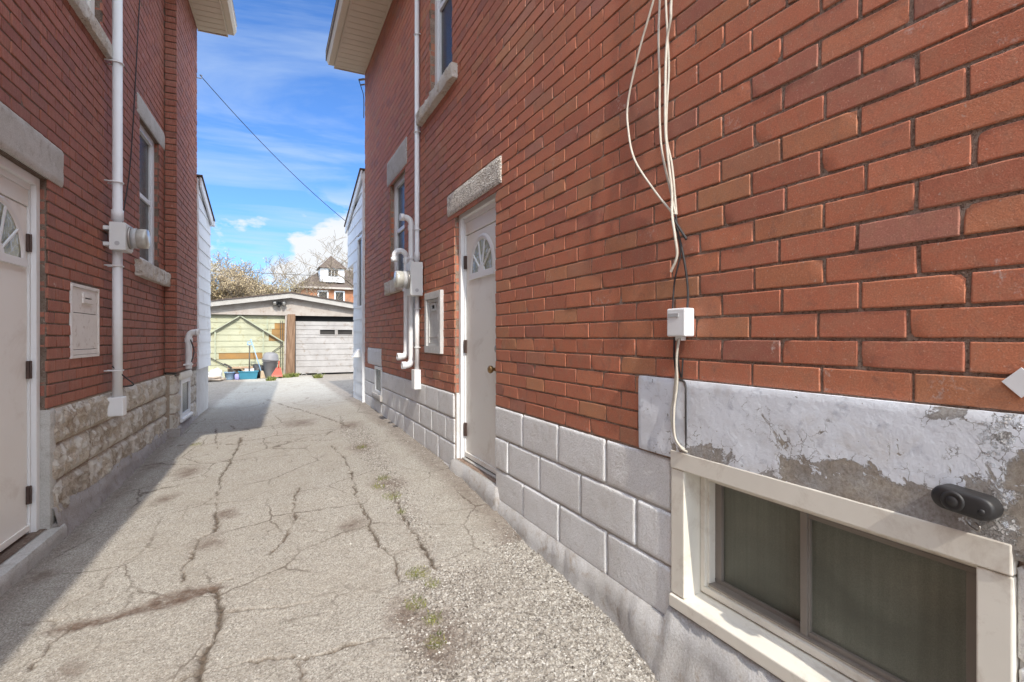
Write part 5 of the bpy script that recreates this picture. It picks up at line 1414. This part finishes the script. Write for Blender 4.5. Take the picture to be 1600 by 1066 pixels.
for x in (5.68, 6.0, 6.32):
    mb = MB(); mb.box(x, x + .26, Yb + .36, Yb + .42, 7.55, 8.2); mb.build('dormer_window', M['glass'], dm)
mb = MB(); mb.tube([(-30 + 6 * i, 40, 6.0 - .25 * math.sin(math.pi * i / 10)) for i in range(11)], .02, 5)
tag(mb.build('utility_wire', M['cable_k'], None, (0, 40, 6), fix=False), 'thin utility wire crossing low in front of the distant house', 'wire')

# =================================================================== LIGHT, SKY, CAMERA
EL, AZ = R_(43), R_(6.3)
sd = Vector((math.sin(AZ) * math.cos(EL), math.cos(AZ) * math.cos(EL), -math.sin(EL)))
L = D.lights.new('sun', 'SUN'); L.energy = 4.15; L.angle = R_(.53); L.color = (1, .93, .82)
lo = D.objects.new('sun', L); COL.objects.link(lo); lo.rotation_euler = sd.to_track_quat('-Z', 'Y').to_euler(); lo.location = (0, -5, 12)
W = D.worlds.new('World'); S.world = W; W.use_nodes = True
nt = W.node_tree; bg = nt.nodes['Background']
sky = nt.nodes.new('ShaderNodeTexSky'); sky.sky_type = 'NISHITA'; sky.sun_disc = False
sky.sun_elevation = EL; sky.sun_rotation = math.pi + AZ; sky.air_density = 1.0; sky.dust_density = .6; sky.ozone_density = 2.0; sky.altitude = 100
tc = nt.nodes.new('ShaderNodeTexCoord')
def wn(typ, **k):
    n = nt.nodes.new(typ)
    for a, b in k.items(): setattr(n, a, b)
    return n
def wm(op, a, b=0, clamp=False):
    n = wn('ShaderNodeMath', operation=op, use_clamp=clamp)
    for i, q in enumerate((a, b)):
        if hasattr(q, 'is_linked'): nt.links.new(q, n.inputs[i])
        else: n.inputs[i].default_value = q
    return n.outputs[0]
def wramp(f, s):
    n = wn('ShaderNodeValToRGB'); 
    while len(n.color_ramp.elements) < len(s): n.color_ramp.elements.new(.5)
    for e, (p, c) in zip(n.color_ramp.elements, s): e.position = p; e.color = (c, c, c, 1)
    nt.links.new(f, n.inputs[0]); return n.outputs[0]
def wnoise(vec, sc, det, ro, di=0):
    n = wn('ShaderNodeTexNoise'); n.inputs['Scale'].default_value = sc; n.inputs['Detail'].default_value = det; n.inputs['Roughness'].default_value = ro; n.inputs['Distortion'].default_value = di
    nt.links.new(vec, n.inputs['Vector']); return n.outputs['Fac']
sp = wn('ShaderNodeSeparateXYZ'); nt.links.new(tc.outputs['Generated'], sp.inputs[0])
den = wm('ADD', wm('MAXIMUM', sp.outputs[2], .02), .12)
cb = wn('ShaderNodeCombineXYZ'); nt.links.new(wm('DIVIDE', sp.outputs[0], den), cb.inputs[0]); nt.links.new(wm('DIVIDE', sp.outputs[1], den), cb.inputs[1])
mp = wn('ShaderNodeMapping'); mp.inputs['Rotation'].default_value = (0, 0, R_(28)); mp.inputs['Scale'].default_value = (.55, 1.5, 1); mp.inputs['Location'].default_value = (1.3, .4, 0); nt.links.new(cb.outputs[0], mp.inputs['Vector'])
cir = wramp(wnoise(mp.outputs[0], 1.15, 7, .58, .5), [(.49, 0), (.74, .8)])
mp2 = wn('ShaderNodeMapping'); mp2.inputs['Scale'].default_value = (1, 1, 2.1); mp2.inputs['Location'].default_value = (.35, 0, .1); nt.links.new(tc.outputs['Generated'], mp2.inputs['Vector'])
cumn = wnoise(mp2.outputs[0], 7, 8, .55, .2)
lowm = wramp(sp.outputs[2], [(.10, 1), (.27, 0)])
azm = wm('MULTIPLY', wm('ADD', sp.outputs[0], .02), .9, False)
cum = wramp(wm('ADD', wm('ADD', cumn, wm('MULTIPLY', lowm, .16)), azm), [(.60, 0), (.67, 1)])
cum = wm('MULTIPLY', cum, wramp(sp.outputs[2], [(.20, 1), (.27, 0)]))
mixc = wn('ShaderNodeMix', data_type='RGBA'); nt.links.new(cir, mixc.inputs['Factor']); 
tint = wn('ShaderNodeMix', data_type='RGBA', blend_type='MULTIPLY'); tint.inputs['Factor'].default_value = 1; nt.links.new(sky.outputs[0], tint.inputs[6]); tint.inputs[7].default_value = (.66, 1.02, 1.52, 1)
nt.links.new(tint.outputs[2], mixc.inputs[6]); mixc.inputs[7].default_value = (4.6, 5.6, 6.8, 1)
mixd = wn('ShaderNodeMix', data_type='RGBA'); nt.links.new(cum, mixd.inputs['Factor']); nt.links.new(mixc.outputs[2], mixd.inputs[6]); mixd.inputs[7].default_value = (6.3, 6.5, 6.8, 1)
# unseen bright cloud added overhead and behind the camera to fill the shaded walls
fill_cloud = wm('MULTIPLY', wramp(sp.outputs[1], [(0, 1), (.66, 0)]), wramp(wnoise(tc.outputs['Generated'], 2.6, 7, .6, .3), [(.25, .3), (.48, 1)]))
mixe = wn('ShaderNodeMix', data_type='RGBA'); nt.links.new(fill_cloud, mixe.inputs['Factor']); nt.links.new(mixd.outputs[2], mixe.inputs[6]); mixe.inputs[7].default_value = (19.2, 21.2, 24.0, 1)
nt.links.new(mixe.outputs[2], bg.inputs['Color']); bg.inputs['Strength'].default_value = .15
cam = D.cameras.new('camera'); cam.sensor_width = 36; cam.lens = 18.0; cam.shift_y = -.00375; cam.clip_start = .05; cam.clip_end = 5000
co = D.objects.new('camera', cam); COL.objects.link(co); co.location = (0, 0, 1.25); co.rotation_euler = (R_(90), 0, -R_(25.583)); S.camera = co
S.view_settings.view_transform = 'Standard'; S.view_settings.look = 'None'; S.view_settings.exposure = 0; S.view_settings.gamma = 1
S.cycles.max_bounces = 8; S.cycles.diffuse_bounces = 5; S.cycles.use_denoising = True
